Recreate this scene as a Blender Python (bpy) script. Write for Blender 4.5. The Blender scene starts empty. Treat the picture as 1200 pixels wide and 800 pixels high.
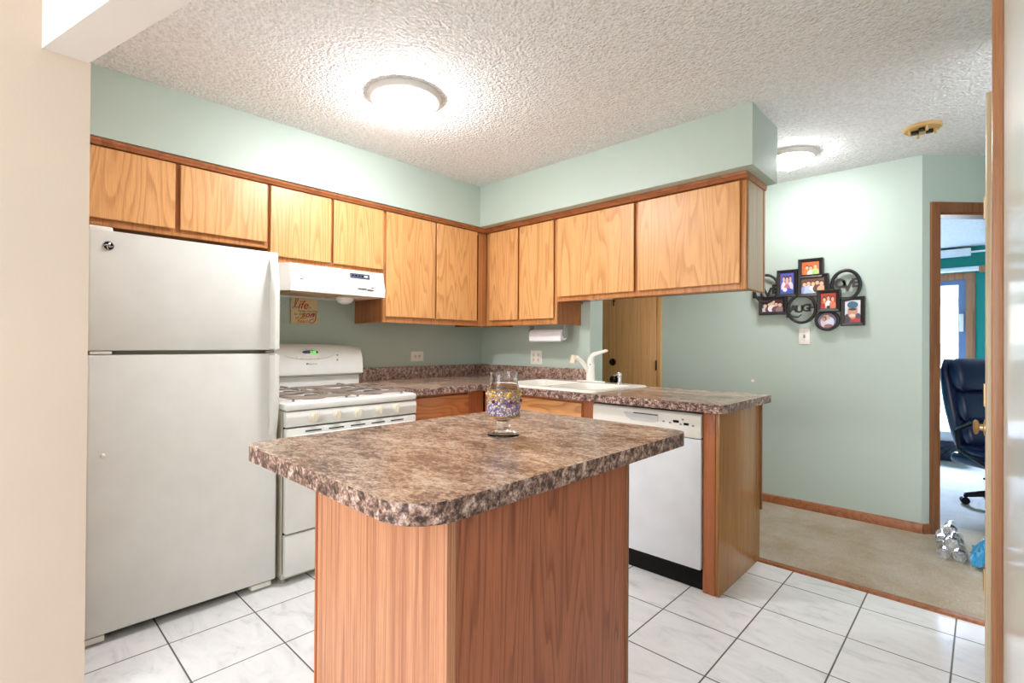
import bpy, bmesh, math, random
from mathutils import Vector, Matrix
random.seed(7)
sc = bpy.context.scene
COL = sc.collection
PI = math.pi

# ---------------------------------------------------------------- camera, world, exposure
CAM = Vector((2.916, -3.2476, 1.2024)); F = 582.79
_a, _p, _r = math.radians(45 - 1.5313), math.radians(0.2875), math.radians(0.358)
FW = Vector((-math.sin(_a) * math.cos(_p), math.cos(_a) * math.cos(_p), math.sin(_p)))
_rt = Vector((math.cos(_a), math.sin(_a), 0)); _up = _rt.cross(FW)
RT = math.cos(_r) * _rt + math.sin(_r) * _up
UP = -math.sin(_r) * _rt + math.cos(_r) * _up
cd = bpy.data.cameras.new('camera'); cam = bpy.data.objects.new('camera', cd); COL.objects.link(cam)
cd.sensor_width = 36; cd.lens = F / 1200 * 36; cd.clip_start = .02
M3 = Matrix((RT, UP, -FW)).transposed()
cam.matrix_world = Matrix.Translation(CAM) @ M3.to_4x4()
sc.camera = cam
sc.view_settings.view_transform = 'Standard'; sc.view_settings.look = 'None'
sc.view_settings.gamma = 1; sc.view_settings.use_curve_mapping = False
sc.view_settings.exposure = 0.66

WORLD = 1.6; KITCHEN = 84; HALL = 58; WINDOW = 50; BEDROOM = 4600
w = bpy.data.worlds.new('world'); sc.world = w; w.use_nodes = True
w.node_tree.nodes['Background'].inputs[0].default_value = (.93, .96, 1, 1)
w.node_tree.nodes['Background'].inputs[1].default_value = WORLD

def area(name, loc, target, sx, sy, power, color):
    l = bpy.data.lights.new(name, 'AREA'); l.shape = 'RECTANGLE'; l.size = sx; l.size_y = sy
    l.energy = power; l.color = color
    o = bpy.data.objects.new(name, l); COL.objects.link(o); o.location = loc
    o.rotation_euler = (Vector(target) - Vector(loc)).to_track_quat('-Z', 'Y').to_euler()
    return o
# daylight through the dining room's window behind the camera and through the bedroom's patio door
area('dining_window_daylight', (2.0, -6.6, 1.5), (2.2, 0, 1.1), 2.4, 1.7, WINDOW, (1, .97, .93))
area('patio_sky_daylight', (2.4, 8.3, 3.6), (2.75, 2.0, .3), 3.2, 1.6, BEDROOM, (.55, .71, 1))

def px(u, v, ax, val):
    """the point of the plane axis = val that the photo shows at pixel u, v"""
    d = FW + RT * ((u - 600) / F) - UP * ((v - 400) / F)
    k = 'xyz'.index(ax); t = (val - CAM[k]) / d[k]
    return CAM + d * t

# ---------------------------------------------------------------- materials
def srgb(*c):
    if len(c) == 1 and isinstance(c[0], str):
        h = c[0]; c = [int(h[i:i + 2], 16) for i in (0, 2, 4)]
    return tuple(((x / 255) / 12.92 if x / 255 <= .04045 else ((x / 255 + .055) / 1.055) ** 2.4) for x in c) + (1,)

class NT:
    def __init__(s, name):
        m = bpy.data.materials.new(name); m.use_nodes = True; s.m = m; s.t = m.node_tree
        s.b = s.t.nodes['Principled BSDF']; s.out = s.t.nodes['Material Output']
    def n(s, typ, ins=None, **kw):
        x = s.t.nodes.new(typ)
        for k, v in kw.items(): setattr(x, k, v)
        for k, v in (ins or {}).items():
            if hasattr(v, 'is_linked') or isinstance(v, bpy.types.NodeSocket): s.t.links.new(v, x.inputs[k])
            else: x.inputs[k].default_value = v
        return x
    def link(s, a, b): s.t.links.new(a, b)
    def coord(s, scale=(1, 1, 1), loc=(0, 0, 0), rnd=0):
        c = s.n('ShaderNodeTexCoord').outputs['Object']
        if rnd:
            oi = s.n('ShaderNodeObjectInfo')
            mm = s.n('ShaderNodeMath', {0: oi.outputs['Random'], 1: rnd}, operation='MULTIPLY')
            va = s.n('ShaderNodeVectorMath', {0: c, 1: mm.outputs[0]}, operation='ADD'); c = va.outputs[0]
        mp = s.n('ShaderNodeMapping', {'Vector': c, 'Scale': scale, 'Location': loc})
        return mp.outputs[0]
    def noise(s, vec, scale=5, detail=4, rough=.5, dist=0):
        return s.n('ShaderNodeTexNoise', {'Vector': vec, 'Scale': scale, 'Detail': detail, 'Roughness': rough, 'Distortion': dist}).outputs['Fac']
    def ramp(s, fac, stops, interp='LINEAR'):
        r = s.n('ShaderNodeValToRGB', {'Fac': fac}); cr = r.color_ramp; cr.interpolation = interp
        while len(cr.elements) > 1: cr.elements.remove(cr.elements[-1])
        cr.elements[0].position = stops[0][0]; cr.elements[0].color = stops[0][1]
        for p, c in stops[1:]:
            e = cr.elements.new(p); e.color = c
        return r.outputs[0]
    def mix(s, fac, a, b, mode='MIX'):
        x = s.n('ShaderNodeMix', data_type='RGBA', blend_type=mode)
        for k, v in ((0, fac), (6, a), (7, b)):
            if isinstance(v, bpy.types.NodeSocket): s.link(v, x.inputs[k])
            else: x.inputs[k].default_value = v
        return x.outputs[2]
    def math(s, op, a, b=0):
        return s.n('ShaderNodeMath', {0: a, 1: b}, operation=op).outputs[0]
    def bump(s, h, strength=.3, dist=.01):
        b = s.n('ShaderNodeBump', {'Height': h, 'Strength': strength, 'Distance': dist})
        s.link(b.outputs[0], s.b.inputs['Normal'])
    def base(s, c, rough=.5, metal=0, spec=.5):
        if isinstance(c, bpy.types.NodeSocket): s.link(c, s.b.inputs['Base Color'])
        else: s.b.inputs['Base Color'].default_value = c
        s.b.inputs['Roughness'].default_value = rough; s.b.inputs['Metallic'].default_value = metal
        s.b.inputs['Specular IOR Level'].default_value = spec
        return s.m

def plain(name, c, rough=.5, metal=0, spec=.5, var=.03):
    t = NT(name); c = srgb(*c) if not isinstance(c, str) else srgb(c)
    if var:
        n = t.noise(t.coord(), 9, 3)
        lo = tuple(x * (1 - var) for x in c[:3]) + (1,); hi = tuple(min(1, x * (1 + var)) for x in c[:3]) + (1,)
        return t.base(t.ramp(n, [(.3, lo), (.7, hi)]), rough, metal, spec)
    return t.base(c, rough, metal, spec)

def oak(name, light, mid, dark, rings=13, stretch=.16, rough=.38, rnd=0, freq=3.2, axis='z', contrast=1.0, spec=.5):
    t = NT(name); L, Md, D = srgb(light), srgb(mid), srgb(dark)
    sc_ = {'z': (1, 1, stretch), 'x': (stretch, 1, 1), 'y': (1, stretch, 1)}[axis]
    v = t.coord(sc_, rnd=rnd)
    n = t.noise(v, freq, 2, .45, .15)
    k = t.math('FRACT', t.math('MULTIPLY', n, rings))
    fine = {'z': (1, 1, .025), 'x': (.025, 1, 1), 'y': (1, .025, 1)}[axis]
    pores = t.noise(t.coord(fine, rnd=rnd), 330, 3, .7)
    soft = t.noise(t.coord(sc_, rnd=rnd), 6, 4, .6)
    brk = t.noise(t.coord(fine, rnd=rnd), 120, 2, .6)
    line = t.ramp(k, [(0, (.9, .9, .9, 1)), (.10, (1, 1, 1, 1)), (.30, (.35, .35, .35, 1)), (.6, (0, 0, 0, 1)), (.93, (0, 0, 0, 1)), (1, (.9, .9, .9, 1))])
    line = t.math('MULTIPLY', line, t.ramp(brk, [(.3, (.35, .35, .35, 1)), (.6, (1, 1, 1, 1))]))
    base = t.mix(t.ramp(soft, [(.35, (0, 0, 0, 1)), (.7, (.55, .55, .55, 1))]), L, Md)
    c = t.mix(t.math('MULTIPLY', line, .62 * contrast), base, D)
    pf = t.ramp(pores, [(.45, (0, 0, 0, 1)), (.62, (1, 1, 1, 1))])
    c = t.mix(t.math('MULTIPLY', pf, .34 * contrast), c, D)
    t.bump(pores, .06, .002)
    return t.base(c, rough, 0, spec)

def granite(name, tones, rough=.3, streak=(1, 1, 1), fine=.6, lo=.43, hi=.60):
    t = NT(name); v = t.coord(streak)
    a = t.noise(v, 120, 5, .7, .3); b = t.noise(v, 42, 4, .65, .4); d = t.noise(v, 7, 4, .6, .5)
    mix = t.math('ADD', t.math('ADD', t.math('MULTIPLY', a, fine * .5), t.math('MULTIPLY', b, fine * .5)), t.math('MULTIPLY', d, 1 - fine))
    st = [lo + (hi - lo) * k / 4 for k in range(5)]
    c = t.ramp(mix, [(p, srgb(x)) for p, x in zip(st, tones)])
    sp = t.ramp(t.noise(v, 95, 4, .75), [(.56, (0, 0, 0, 1)), (.64, (1, 1, 1, 1))])
    c = t.mix(t.math('MULTIPLY', sp, .55), c, srgb(tones[0]))
    return t.base(c, rough)

def paint(name, c, rough=.55, bump=.08, var=.025):
    t = NT(name); c = srgb(*c)
    n = t.noise(t.coord(), 2.2, 3)
    lo = tuple(x * (1 - var) for x in c[:3]) + (1,); hi = tuple(min(1, x * (1 + var)) for x in c[:3]) + (1,)
    t.bump(t.noise(t.coord(), 140, 3), bump, .004)
    return t.base(t.ramp(n, [(.3, lo), (.7, hi)]), rough)

M = {}
M['sage'] = paint('sage_green_paint', (182, 196, 185), .5)
M['beige'] = paint('beige_paint', (214, 197, 182), .5)
M['cream'] = paint('cream_paint', (226, 219, 214), .55)
M['teal'] = paint('teal_paint', (10, 140, 128), .6)
M['white_gloss_wall'] = paint('pale_gloss_paint', (226, 232, 226), .16, .03)

def popcorn():
    t = NT('popcorn_ceiling'); v = t.coord()
    n = t.noise(v, 62, 3, .6); n2 = t.n('ShaderNodeTexVoronoi', {'Vector': v, 'Scale': 75}).outputs['Distance']
    h = t.math('ADD', n, t.math('MULTIPLY', n2, -.5))
    t.bump(h, .7, .03)
    return t.base(t.ramp(n, [(.3, srgb(232, 229, 226)), (.6, srgb(252, 251, 250))]), .9, 0, .2)
M['popcorn'] = popcorn()

TX, TY, TS = 2.1822, -.4712, .3243
def tiles():
    t = NT('marble_floor_tile'); co = t.n('ShaderNodeTexCoord').outputs['Object']
    se = t.n('ShaderNodeSeparateXYZ', {0: co})
    def edge(o, off):
        f = t.math('FRACT', t.math('ADD', t.math('DIVIDE', t.math('SUBTRACT', o, off), TS), 100))
        return t.math('ABSOLUTE', t.math('SUBTRACT', f, .5)), t.math('FLOOR', t.math('ADD', t.math('DIVIDE', t.math('SUBTRACT', o, off), TS), 100))
    ex, ix = edge(se.outputs[0], TX); ey, iy = edge(se.outputs[1], TY)
    e = t.math('MAXIMUM', ex, ey)
    g = t.ramp(e, [(.4905, (0, 0, 0, 1)), (.493, (1, 1, 1, 1))])
    idv = t.n('ShaderNodeCombineXYZ', {0: t.math('MULTIPLY', ix, 7.3), 1: t.math('MULTIPLY', iy, 3.7), 2: t.math('MULTIPLY', t.math('ADD', ix, iy), 5.1)}).outputs[0]
    v = t.n('ShaderNodeVectorMath', {0: co, 1: idv}, operation='ADD').outputs[0]
    v2 = t.n('ShaderNodeMapping', {'Vector': v, 'Rotation': (0, 0, .6), 'Scale': (1, 2.4, 1)}).outputs[0]
    n = t.noise(v2, 5, 6, .62, 1.1)
    c = t.ramp(n, [(.28, srgb(206, 208, 210)), (.42, srgb(229, 231, 232)), (.6, srgb(238, 239, 239)), (.8, srgb(231, 233, 234))])
    c = t.mix(g, c, srgb(92, 84, 76))
    h = t.math('SUBTRACT', 1, g); t.bump(h, .5, .003)
    return t.base(c, .22)
M['tile'] = tiles()

def carpet(name, a, b, c3):
    t = NT(name); v = t.coord()
    big = t.noise(v, 3.2, 6, .7, .3); f = t.noise(v, 120, 4, .8)
    c = t.ramp(big, [(.32, srgb(a)), (.5, srgb(b)), (.68, srgb(c3))])
    c = t.mix(t.ramp(f, [(.35, (.4, .4, .4, 1)), (.65, (0, 0, 0, 1))]), c, srgb(150, 132, 108))
    t.bump(f, .9, .02)
    return t.base(c, .95, 0, .1)
M['carpet'] = carpet('beige_carpet', 'd6c1a0', 'e8d7bc', 'f2e7d6')
M['bed_carpet'] = carpet('pale_carpet', 'c9c4bd', 'd3cfc9', 'dcd9d4')

M['oak_door'] = oak('golden_oak_door', 'e6b075', 'd99e5e', 'b5753e', rings=26, freq=4.2, rnd=9, stretch=.09)
M['oak_frame'] = oak('oak_face_frame', 'cf9058', 'bd7a44', '96572c', rings=16, freq=7, stretch=.03)
M['oak_trim'] = oak('oak_trim', 'ae6c40', '9c5a32', '7a4222', rings=6, freq=5, stretch=1, rough=.3)
M['oak_side'] = oak('oak_laminate_side', 'b4733f', 'a26033', '75401c', rings=16, freq=9, stretch=.02)
M['oak_pale_side'] = oak('pale_oak_side', 'c9b398', 'bda48a', '9a8166', rings=16, freq=9, stretch=.02, rough=.3)
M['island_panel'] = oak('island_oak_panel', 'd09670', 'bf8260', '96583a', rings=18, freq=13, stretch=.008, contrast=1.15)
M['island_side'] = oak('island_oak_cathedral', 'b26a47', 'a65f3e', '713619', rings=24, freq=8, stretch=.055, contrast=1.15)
M['base_oak'] = oak('base_cabinet_oak', 'c9814e', 'b87040', '8f4d28', rings=30, freq=4, axis='y', stretch=.2, rnd=3)
M['base_oak_x'] = oak('sink_front_oak', 'dc9e62', 'cc884c', 'a2622f', rings=30, freq=4, axis='x', stretch=.2, rnd=3)
M['red_oak'] = oak('reddish_oak_stile', 'bd7146', 'ac6036', '85451f', rings=22, freq=6, stretch=.05)
M['end_panel'] = oak('peninsula_end_panel', 'b27c42', 'a26d36', '784c20', rings=18, freq=9, stretch=.015, rough=.25)
M['hall_door'] = oak('hall_door_oak', 'e6b27a', 'dca56a', 'b8864e', rings=16, freq=9, stretch=.02, rough=.3)
M['casing'] = oak('casing_oak', 'b8845e', 'a8724e', '80502f', rings=10, freq=7, stretch=.03, rough=.35)
M['pale_leaf'] = oak('pale_maple_leaf', 'd6c2a4', 'c9b292', 'ab9170', rings=8, freq=7, stretch=.02, rough=.35)
M['dark_casing'] = oak('brown_casing_oak', '8e5c3a', '7f4e2e', '5e361c', rings=10, freq=7, stretch=.03, rough=.35)
M['base_board'] = oak('baseboard_oak', 'a86a42', '985c36', '6f3f20', rings=8, freq=7, stretch=1, rough=.35)
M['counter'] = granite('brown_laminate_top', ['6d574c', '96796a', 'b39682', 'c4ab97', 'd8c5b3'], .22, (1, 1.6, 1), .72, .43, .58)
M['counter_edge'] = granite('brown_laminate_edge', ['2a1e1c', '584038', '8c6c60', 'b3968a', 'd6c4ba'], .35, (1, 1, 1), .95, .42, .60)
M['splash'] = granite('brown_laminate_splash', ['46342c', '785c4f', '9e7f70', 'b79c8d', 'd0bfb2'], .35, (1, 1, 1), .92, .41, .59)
M['appliance'] = plain('white_appliance_enamel', (226, 226, 221), .28)
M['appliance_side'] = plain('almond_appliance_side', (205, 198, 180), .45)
M['dw_white'] = plain('dishwasher_white', (226, 229, 234), .3)
M['white_plastic'] = plain('white_plastic', (238, 234, 225), .35)
M['cream_plastic'] = plain('cream_plastic', (226, 215, 190), .4)
M['sink'] = plain('white_sink_enamel', (240, 236, 226), .18)
M['paper'] = plain('white_paper', (240, 240, 242), .9)
M['black'] = plain('black_plastic', (12, 11, 12), .6, 0, .2)
M['shadow_gap'] = plain('dark_gap', (38, 32, 28), .7)
M['frame_black'] = plain('black_frame', (38, 35, 36), .38)
M['grate'] = plain('grey_grate_iron', (168, 154, 144), .34, .6)
M['burner'] = plain('burner_cap', (104, 92, 84), .5, .3)
M['chrome'] = plain('chrome', (210, 212, 216), .12, 1, var=0)
M['brass'] = plain('brass', (198, 172, 128), .35, .9, var=0)
M['bronze'] = plain('antique_bronze', (58, 46, 34), .3, .8)
M['steel'] = plain('brushed_steel', (170, 168, 165), .35, .9)
M['filter'] = plain('greasy_filter', (176, 150, 116), .5, .3)
M['grey'] = plain('grey_plastic', (150, 150, 150), .5)
M['grip_grey'] = plain('light_grey_grip', (206, 206, 204), .4)
M['knob_cream'] = plain('cream_knob', (222, 213, 196), .35)
M['hood_plate'] = plain('tan_hood_plate', (196, 168, 142), .5)
M['blue_grey'] = plain('slate_label', (70, 78, 100), .4)
M['yellowed'] = plain('yellowed_plastic', (206, 166, 104), .4)
M['leather'] = plain('navy_black_leather', (20, 27, 66), .3, 0, .6)
M['leather_trim'] = plain('black_leather', (18, 17, 20), .35)
M['quilt'] = plain('dark_quilted_ticking', (60, 64, 86), .7)
M['bedding'] = plain('white_bedding', (222, 226, 235), .85)
M['blind'] = plain('white_blind', (240, 242, 246), .6)
M['brick_white'] = plain('pale_siding', (236, 234, 230), .8)
M['blue_frame'] = plain('slate_blue_frame', (112, 132, 168), .4)

def emis(name, c, s):
    t = NT(name); t.b.inputs['Base Color'].default_value = srgb(*c); t.b.inputs['Emission Color'].default_value = srgb(*c)
    t.b.inputs['Emission Strength'].default_value = s; return t.m
M['lamp_kitchen'] = emis('lit_glass_bowl', (251, 251, 255), KITCHEN)
M['lamp_hall'] = emis('lit_glass_bowl_hall', (251, 252, 255), HALL)
M['led'] = emis('green_display_digits', (90, 235, 70), 1.2)
M['display'] = plain('dark_green_display', (14, 34, 14), .15)

def glass(name, c=(1, 1, 1, 1), rough=0.0, ior=1.45):
    t = NT(name); t.b.inputs['Base Color'].default_value = c; t.b.inputs['Roughness'].default_value = rough
    t.b.inputs['Transmission Weight'].default_value = 1; t.b.inputs['IOR'].default_value = ior; return t.m
M['glass'] = glass('clear_glass', (1, 1, 1, 1), .02, 1.35)
def thin_pane():
    t = NT('window_pane'); tr = t.n('ShaderNodeBsdfTransparent', {0: (.97, .98, 1, 1)}); gl = t.n('ShaderNodeBsdfGlossy', {'Roughness': .02}); fr = t.n('ShaderNodeFresnel', {'IOR': 1.45})
    mx = t.n('ShaderNodeMixShader', {0: fr.outputs[0], 1: tr.outputs[0], 2: gl.outputs[0]}); t.link(mx.outputs[0], t.out.inputs['Surface']); return t.m
M['pane'] = thin_pane()
M['pet'] = glass('clear_bottle_plastic', (.93, .96, 1, 1), .05, 1.3)
M['water_film'] = plain('blue_plastic_film', (62, 150, 196), .25)

# ---------------------------------------------------------------- mesh helpers
class MB:
    def __init__(s): s.bm = bmesh.new(); s.mi = 0
    def _done(s, n0):
        s.bm.faces.ensure_lookup_table()
        for f in s.bm.faces[n0:]: f.material_index = s.mi
        return s
    def absorb(s, b2):
        n0 = len(s.bm.faces); mp = {}
        for v in b2.verts: mp[v] = s.bm.verts.new(v.co)
        for f in b2.faces:
            try: nf = s.bm.faces.new([mp[v] for v in f.verts]); nf.smooth = f.smooth
            except ValueError: pass
        b2.free(); return s._done(n0)
    def box(s, x0, x1, y0, y1, z0, z1, bev=0, seg=2):
        x0, x1 = sorted((x0, x1)); y0, y1 = sorted((y0, y1)); z0, z1 = sorted((z0, z1))
        b = bmesh.new(); bmesh.ops.create_cube(b, size=1)
        for v in b.verts: v.co = Vector((x0 + (v.co.x + .5) * (x1 - x0), y0 + (v.co.y + .5) * (y1 - y0), z0 + (v.co.z + .5) * (z1 - z0)))
        if bev:
            bev = min(bev, .45 * min(x1 - x0, y1 - y0, z1 - z0))
            bmesh.ops.bevel(b, geom=list(b.edges), offset=bev, segments=seg, affect='EDGES', profile=.5)
        return s.absorb(b)
    def hexa(s, bot, top):
        """eight corners: four below, four above"""
        b = bmesh.new(); A = [b.verts.new(p) for p in bot]; B = [b.verts.new(p) for p in top]
        b.faces.new(A[::-1]); b.faces.new(B)
        for i in range(4): b.faces.new((A[i], A[(i + 1) % 4], B[(i + 1) % 4], B[i]))
        bmesh.ops.recalc_face_normals(b, faces=b.faces); return s.absorb(b)
    def prism(s, poly, axis, a0, a1, bev=0, seg=2, capbev=False):
        def P(p, a):
            return {'x': (a, p[0], p[1]), 'y': (p[0], a, p[1]), 'z': (p[0], p[1], a)}[axis]
        b = bmesh.new(); A = [b.verts.new(P(p, a0)) for p in poly]; B = [b.verts.new(P(p, a1)) for p in poly]
        f0 = b.faces.new(A[::-1]); f1 = b.faces.new(B); n = len(poly)
        for i in range(n): b.faces.new((A[i], A[(i + 1) % n], B[(i + 1) % n], B[i]))
        bmesh.ops.recalc_face_normals(b, faces=b.faces)
        if bev:
            ed = list(f0.edges) + list(f1.edges) if capbev else list(b.edges)
            bmesh.ops.bevel(b, geom=ed, offset=bev, segments=seg, affect='EDGES', profile=.5)
        return s.absorb(b)
    def lathe(s, prof, c=(0, 0, 0), axis=(0, 0, 1), n=32, cap=True, closed=False):
        q = Vector((0, 0, 1)).rotation_difference(Vector(axis)); c = Vector(c); b = bmesh.new(); rings = []
        for r, z in prof:
            if r < 1e-6: rings.append([b.verts.new(c + q @ Vector((0, 0, z)))])
            else: rings.append([b.verts.new(c + q @ Vector((r * math.cos(2 * PI * i / n), r * math.sin(2 * PI * i / n), z))) for i in range(n)])
        prs = list(zip(rings, rings[1:])) + ([(rings[-1], rings[0])] if closed else [])
        for R0, R1 in prs:
            for i in range(n):
                j = (i + 1) % n
                if len(R0) == 1 and len(R1) == 1: continue
                if len(R0) == 1: b.faces.new((R0[0], R1[j], R1[i]))
                elif len(R1) == 1: b.faces.new((R0[i], R0[j], R1[0]))
                else: b.faces.new((R0[i], R0[j], R1[j], R1[i]))
        if cap and not closed:
            if len(rings[0]) > 1: b.faces.new(rings[0][::-1])
            if len(rings[-1]) > 1: b.faces.new(rings[-1])
        bmesh.ops.recalc_face_normals(b, faces=b.faces); return s.absorb(b)
    def cyl(s, p0, p1, r, n=20, r1=None):
        p0, p1 = Vector(p0), Vector(p1); d = p1 - p0
        return s.lathe([(r, 0), (r if r1 is None else r1, d.length)], p0, d.normalized(), n)
    def tube(s, pts, r, n=10, closed=False, flat=1.0, flat_axis=None):
        pts = [Vector(p) for p in pts]; m = len(pts); b = bmesh.new(); rings = []; prev = None
        for i, p in enumerate(pts):
            t = (pts[(i + 1) % m] - pts[i - 1]) if closed else (pts[min(i + 1, m - 1)] - pts[max(i - 1, 0)])
            t.normalize()
            if prev is None:
                ref = Vector((0, 0, 1)) if abs(t.z) < .9 else Vector((1, 0, 0)); u = t.cross(ref).normalized()
            else: u = (prev - t * prev.dot(t)).normalized()
            prev = u; v = t.cross(u); rr = r[i] if isinstance(r, (list, tuple)) else r
            ring = []
            for k in range(n):
                o = (u * math.cos(2 * PI * k / n) + v * math.sin(2 * PI * k / n)) * rr
                if flat_axis: fa = Vector(flat_axis); o = o - fa * (o.dot(fa) * (1 - flat))
                ring.append(b.verts.new(p + o))
            rings.append(ring)
        for i in range(m if closed else m - 1):
            A, B = rings[i], rings[(i + 1) % m]
            for k in range(n): b.faces.new((A[k], A[(k + 1) % n], B[(k + 1) % n], B[k]))
        if not closed: b.faces.new(rings[0][::-1]); b.faces.new(rings[-1])
        bmesh.ops.recalc_face_normals(b, faces=b.faces); return s.absorb(b)
    def ball(s, c, r, sx=1, sy=1, sz=1, u=20, v=12, rot=None):
        b = bmesh.new(); bmesh.ops.create_uvsphere(b, u_segments=u, v_segments=v, radius=r)
        for q in b.verts:
            q.co = Vector((q.co.x * sx, q.co.y * sy, q.co.z * sz))
            if rot: q.co = rot @ q.co
            q.co += Vector(c)
        return s.absorb(b)
    def mesh(s, me, mat):
        b = bmesh.new(); b.from_mesh(me); b.transform(mat); return s.absorb(b)
    def xform(s, mat): s.bm.transform(mat); return s
    def build(s, name, mats, parent=None, label=None, smooth=True, angle=35, **props):
        me = bpy.data.meshes.new(name); bmesh.ops.remove_doubles(s.bm, verts=s.bm.verts, dist=1e-6) if False else None
        s.bm.to_mesh(me); s.bm.free()
        for m in (mats if isinstance(mats, (list, tuple)) else [mats]): me.materials.append(M[m] if isinstance(m, str) else m)
        if smooth:
            me.polygons.foreach_set('use_smooth', [True] * len(me.polygons)); me.set_sharp_from_angle(angle=math.radians(angle))
        o = bpy.data.objects.new(name, me); COL.objects.link(o)
        if parent is not None:
            o.parent = parent; o.matrix_parent_inverse = WM[parent.name].inverted()
        WM[o.name] = Matrix.Identity(4)
        if label: o['label'] = label
        for k, v in props.items(): o[k] = v
        return o
WM = {}
def thing(name, label, cat, loc=(0, 0, 0), group=None):
    o = bpy.data.objects.new(name, None); COL.objects.link(o); o.location = loc; o.empty_display_size = .05
    o['label'] = label; o['category'] = cat
    if group: o['group'] = group
    WM[o.name] = Matrix.Translation(loc); return o
def tag(o, label, cat, group=None):
    o['label'] = label; o['category'] = cat
    if group: o['group'] = group
    return o
def struct(mb, name, mats, parent=None, **k):
    o = mb.build(name, mats, parent, **k)
    if parent is None: o['kind'] = 'structure'
    return o
def relabel(o, label): o['label'] = label; return o

def rrect(x0, x1, y0, y1, r, n=6):
    """rounded rectangle outline; r = one radius or four (x0y0, x1y0, x1y1, x0y1)"""
    R = r if isinstance(r, (list, tuple)) else [r] * 4; out = []
    for (cx, cy, a0), rr in zip(((x0, y0, PI), (x1, y0, 1.5 * PI), (x1, y1, 0), (x0, y1, .5 * PI)), R):
        if rr <= 0: out.append((cx, cy)); continue
        ox = cx + (rr if cx == x0 else -rr); oy = cy + (rr if cy == y0 else -rr)
        for i in range(n + 1):
            a = a0 + .5 * PI * i / n; out.append((ox + rr * math.cos(a), oy + rr * math.sin(a)))
    return out
def text_mesh(txt, size=.03, ext=.001, shear=0, bold=0, spacing=1.0, ax='CENTER'):
    c = bpy.data.curves.new('lettering', 'FONT'); c.body = txt; c.size = size; c.extrude = ext; c.shear = shear; c.offset = bold
    c.align_x = ax; c.align_y = 'CENTER'; c.space_character = spacing; c.resolution_u = 3
    o = bpy.data.objects.new('lettering', c); COL.objects.link(o)
    dg = bpy.context.evaluated_depsgraph_get(); dg.update()
    me = bpy.data.meshes.new_from_object(o.evaluated_get(dg)); bpy.data.objects.remove(o); bpy.data.curves.remove(c)
    return me
def basis(o, ex, ey, ez):
    m = Matrix((Vector(ex), Vector(ey), Vector(ez))).transposed().to_4x4(); m.translation = Vector(o); return m
def face_x(y, z, x):   # lettering on a surface that faces +x
    return basis((x, y, z), (0, 1, 0), (0, 0, 1), (1, 0, 0))
def face_my(x, z, y):  # lettering on a surface that faces -y
    return basis((x, y, z), (1, 0, 0), (0, 0, 1), (0, -1, 0))

# ---------------------------------------------------------------- the setting
H = 2.44; WX, WY = -.395, -.16; FY = .894; SZ = 2.124; THR = -.262
struct(MB().box(-.55, 4.0, -7, THR, -.08, 0), 'floor_tile', 'tile')
struct(MB().box(-.55, 5.2, THR, 1.2, -.08, .002), 'floor_carpet', 'carpet')
struct(MB().box(.8, 6.5, 1.2, 5.3, -.08, .001), 'floor_bedroom', 'bed_carpet')
struct(MB().prism([(THR - .025, 0), (THR - .018, .010), (THR + .012, .013), (THR + .022, .002)], 'x', 2.0, 3.6), 'trim_1', 'base_board')
struct(MB().box(-.55, 4.0, -4.1, 1.25, H, H + .1), 'ceiling', 'popcorn')
struct(MB().box(.8, 6.5, 1.25, 5.3, H, H + .1), 'ceiling_bedroom', 'popcorn')
struct(MB().box(WX - .12, WX, -3.06, 1.0, 0, H), 'wall_left', 'sage')
struct(MB().box(WX, .79, WY, .006, 0, H), 'wall_back', 'sage')
struct(MB().box(-.5, 2.629, FY, FY + .1, 0, H), 'wall_far', 'sage')
# stub wall and the left wall of the dining side, ending beside the refrigerator
struct(MB().box(WX - .12, .74, -7, -3.016, 0, H), 'wall_dining', 'beige')
# dropped header over the opening between dining room and kitchen (it runs a little askew)
hd = Vector((.970, .242, 0)).normalized()
p0 = Vector((.735, -3.137, 0)); p1 = Vector((.735, -3.022, 0)); Lh = 2.28
mb = MB(); q0, q1 = p0 + hd * Lh, p1 + hd * Lh
mb.hexa([(p.x, p.y, 2.134) for p in (p0, q0, q1, p1)], [(p.x, p.y, H + .001) for p in (p0, q0, q1, p1)])
struct(mb, 'wall_header', 'cream')
# soffits over the wall cabinets
struct(MB().box(WX - .01, .033, -3.03, WY, SZ, H + .001), 'wall_soffit_left', 'sage')
struct(MB().box(.033, 2.063, -.582, WY, SZ, H + .001), 'wall_soffit_back', 'sage')
# right wall beside the camera: glossy, with a cased closet door beyond
struct(MB().box(2.9492, 3.05, -7, -1.6, 0, H), 'wall_right', 'white_gloss_wall')
struct(MB().box(2.99, 3.05, -1.598, -.47, 0, H), 'wall_closet_light_block', 'sage')  # unseen, added behind the closet door to block stray sky light
struct(MB().box(3.5, 3.62, .2, 1.66, 0, H), 'wall_hall_light_block', 'sage')  # unseen stub, added to keep side light off the diagonal wall
struct(MB().box(2.93, 2.9492, -1.655, -1.598, 0, 2.3, .003), 'trim_2', 'casing')
dr = struct(MB().box(2.9215, 2.9385, -1.02, -.5, .012, 2.03, .003), 'door_2', 'pale_leaf')
mb = MB()
for z in (.27, 1.01, 1.76):
    mb = MB(); mb.cyl((2.9195, -.492, z - .045), (2.9195, -.492, z + .045), .0035, 10); mb.box(2.9195, 2.9215, -.53, -.495, z - .045, z + .045)
    mb.build('hinge', 'brass', dr)
mb = MB(); mb.lathe([(.028, 0), (.028, .006), (.011, .012), (.010, .03), (.022, .038), (.026, .05), (.02, .06), (0, .063)], (2.9215, -.93, .93), (-1, 0, 0), 20)
mb.lathe([(.0, -.012), (.018, -.006), (.020, .006), (0, .012)], (2.9, -.93, .93), (-1, 0, 0), 16) if False else None
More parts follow.
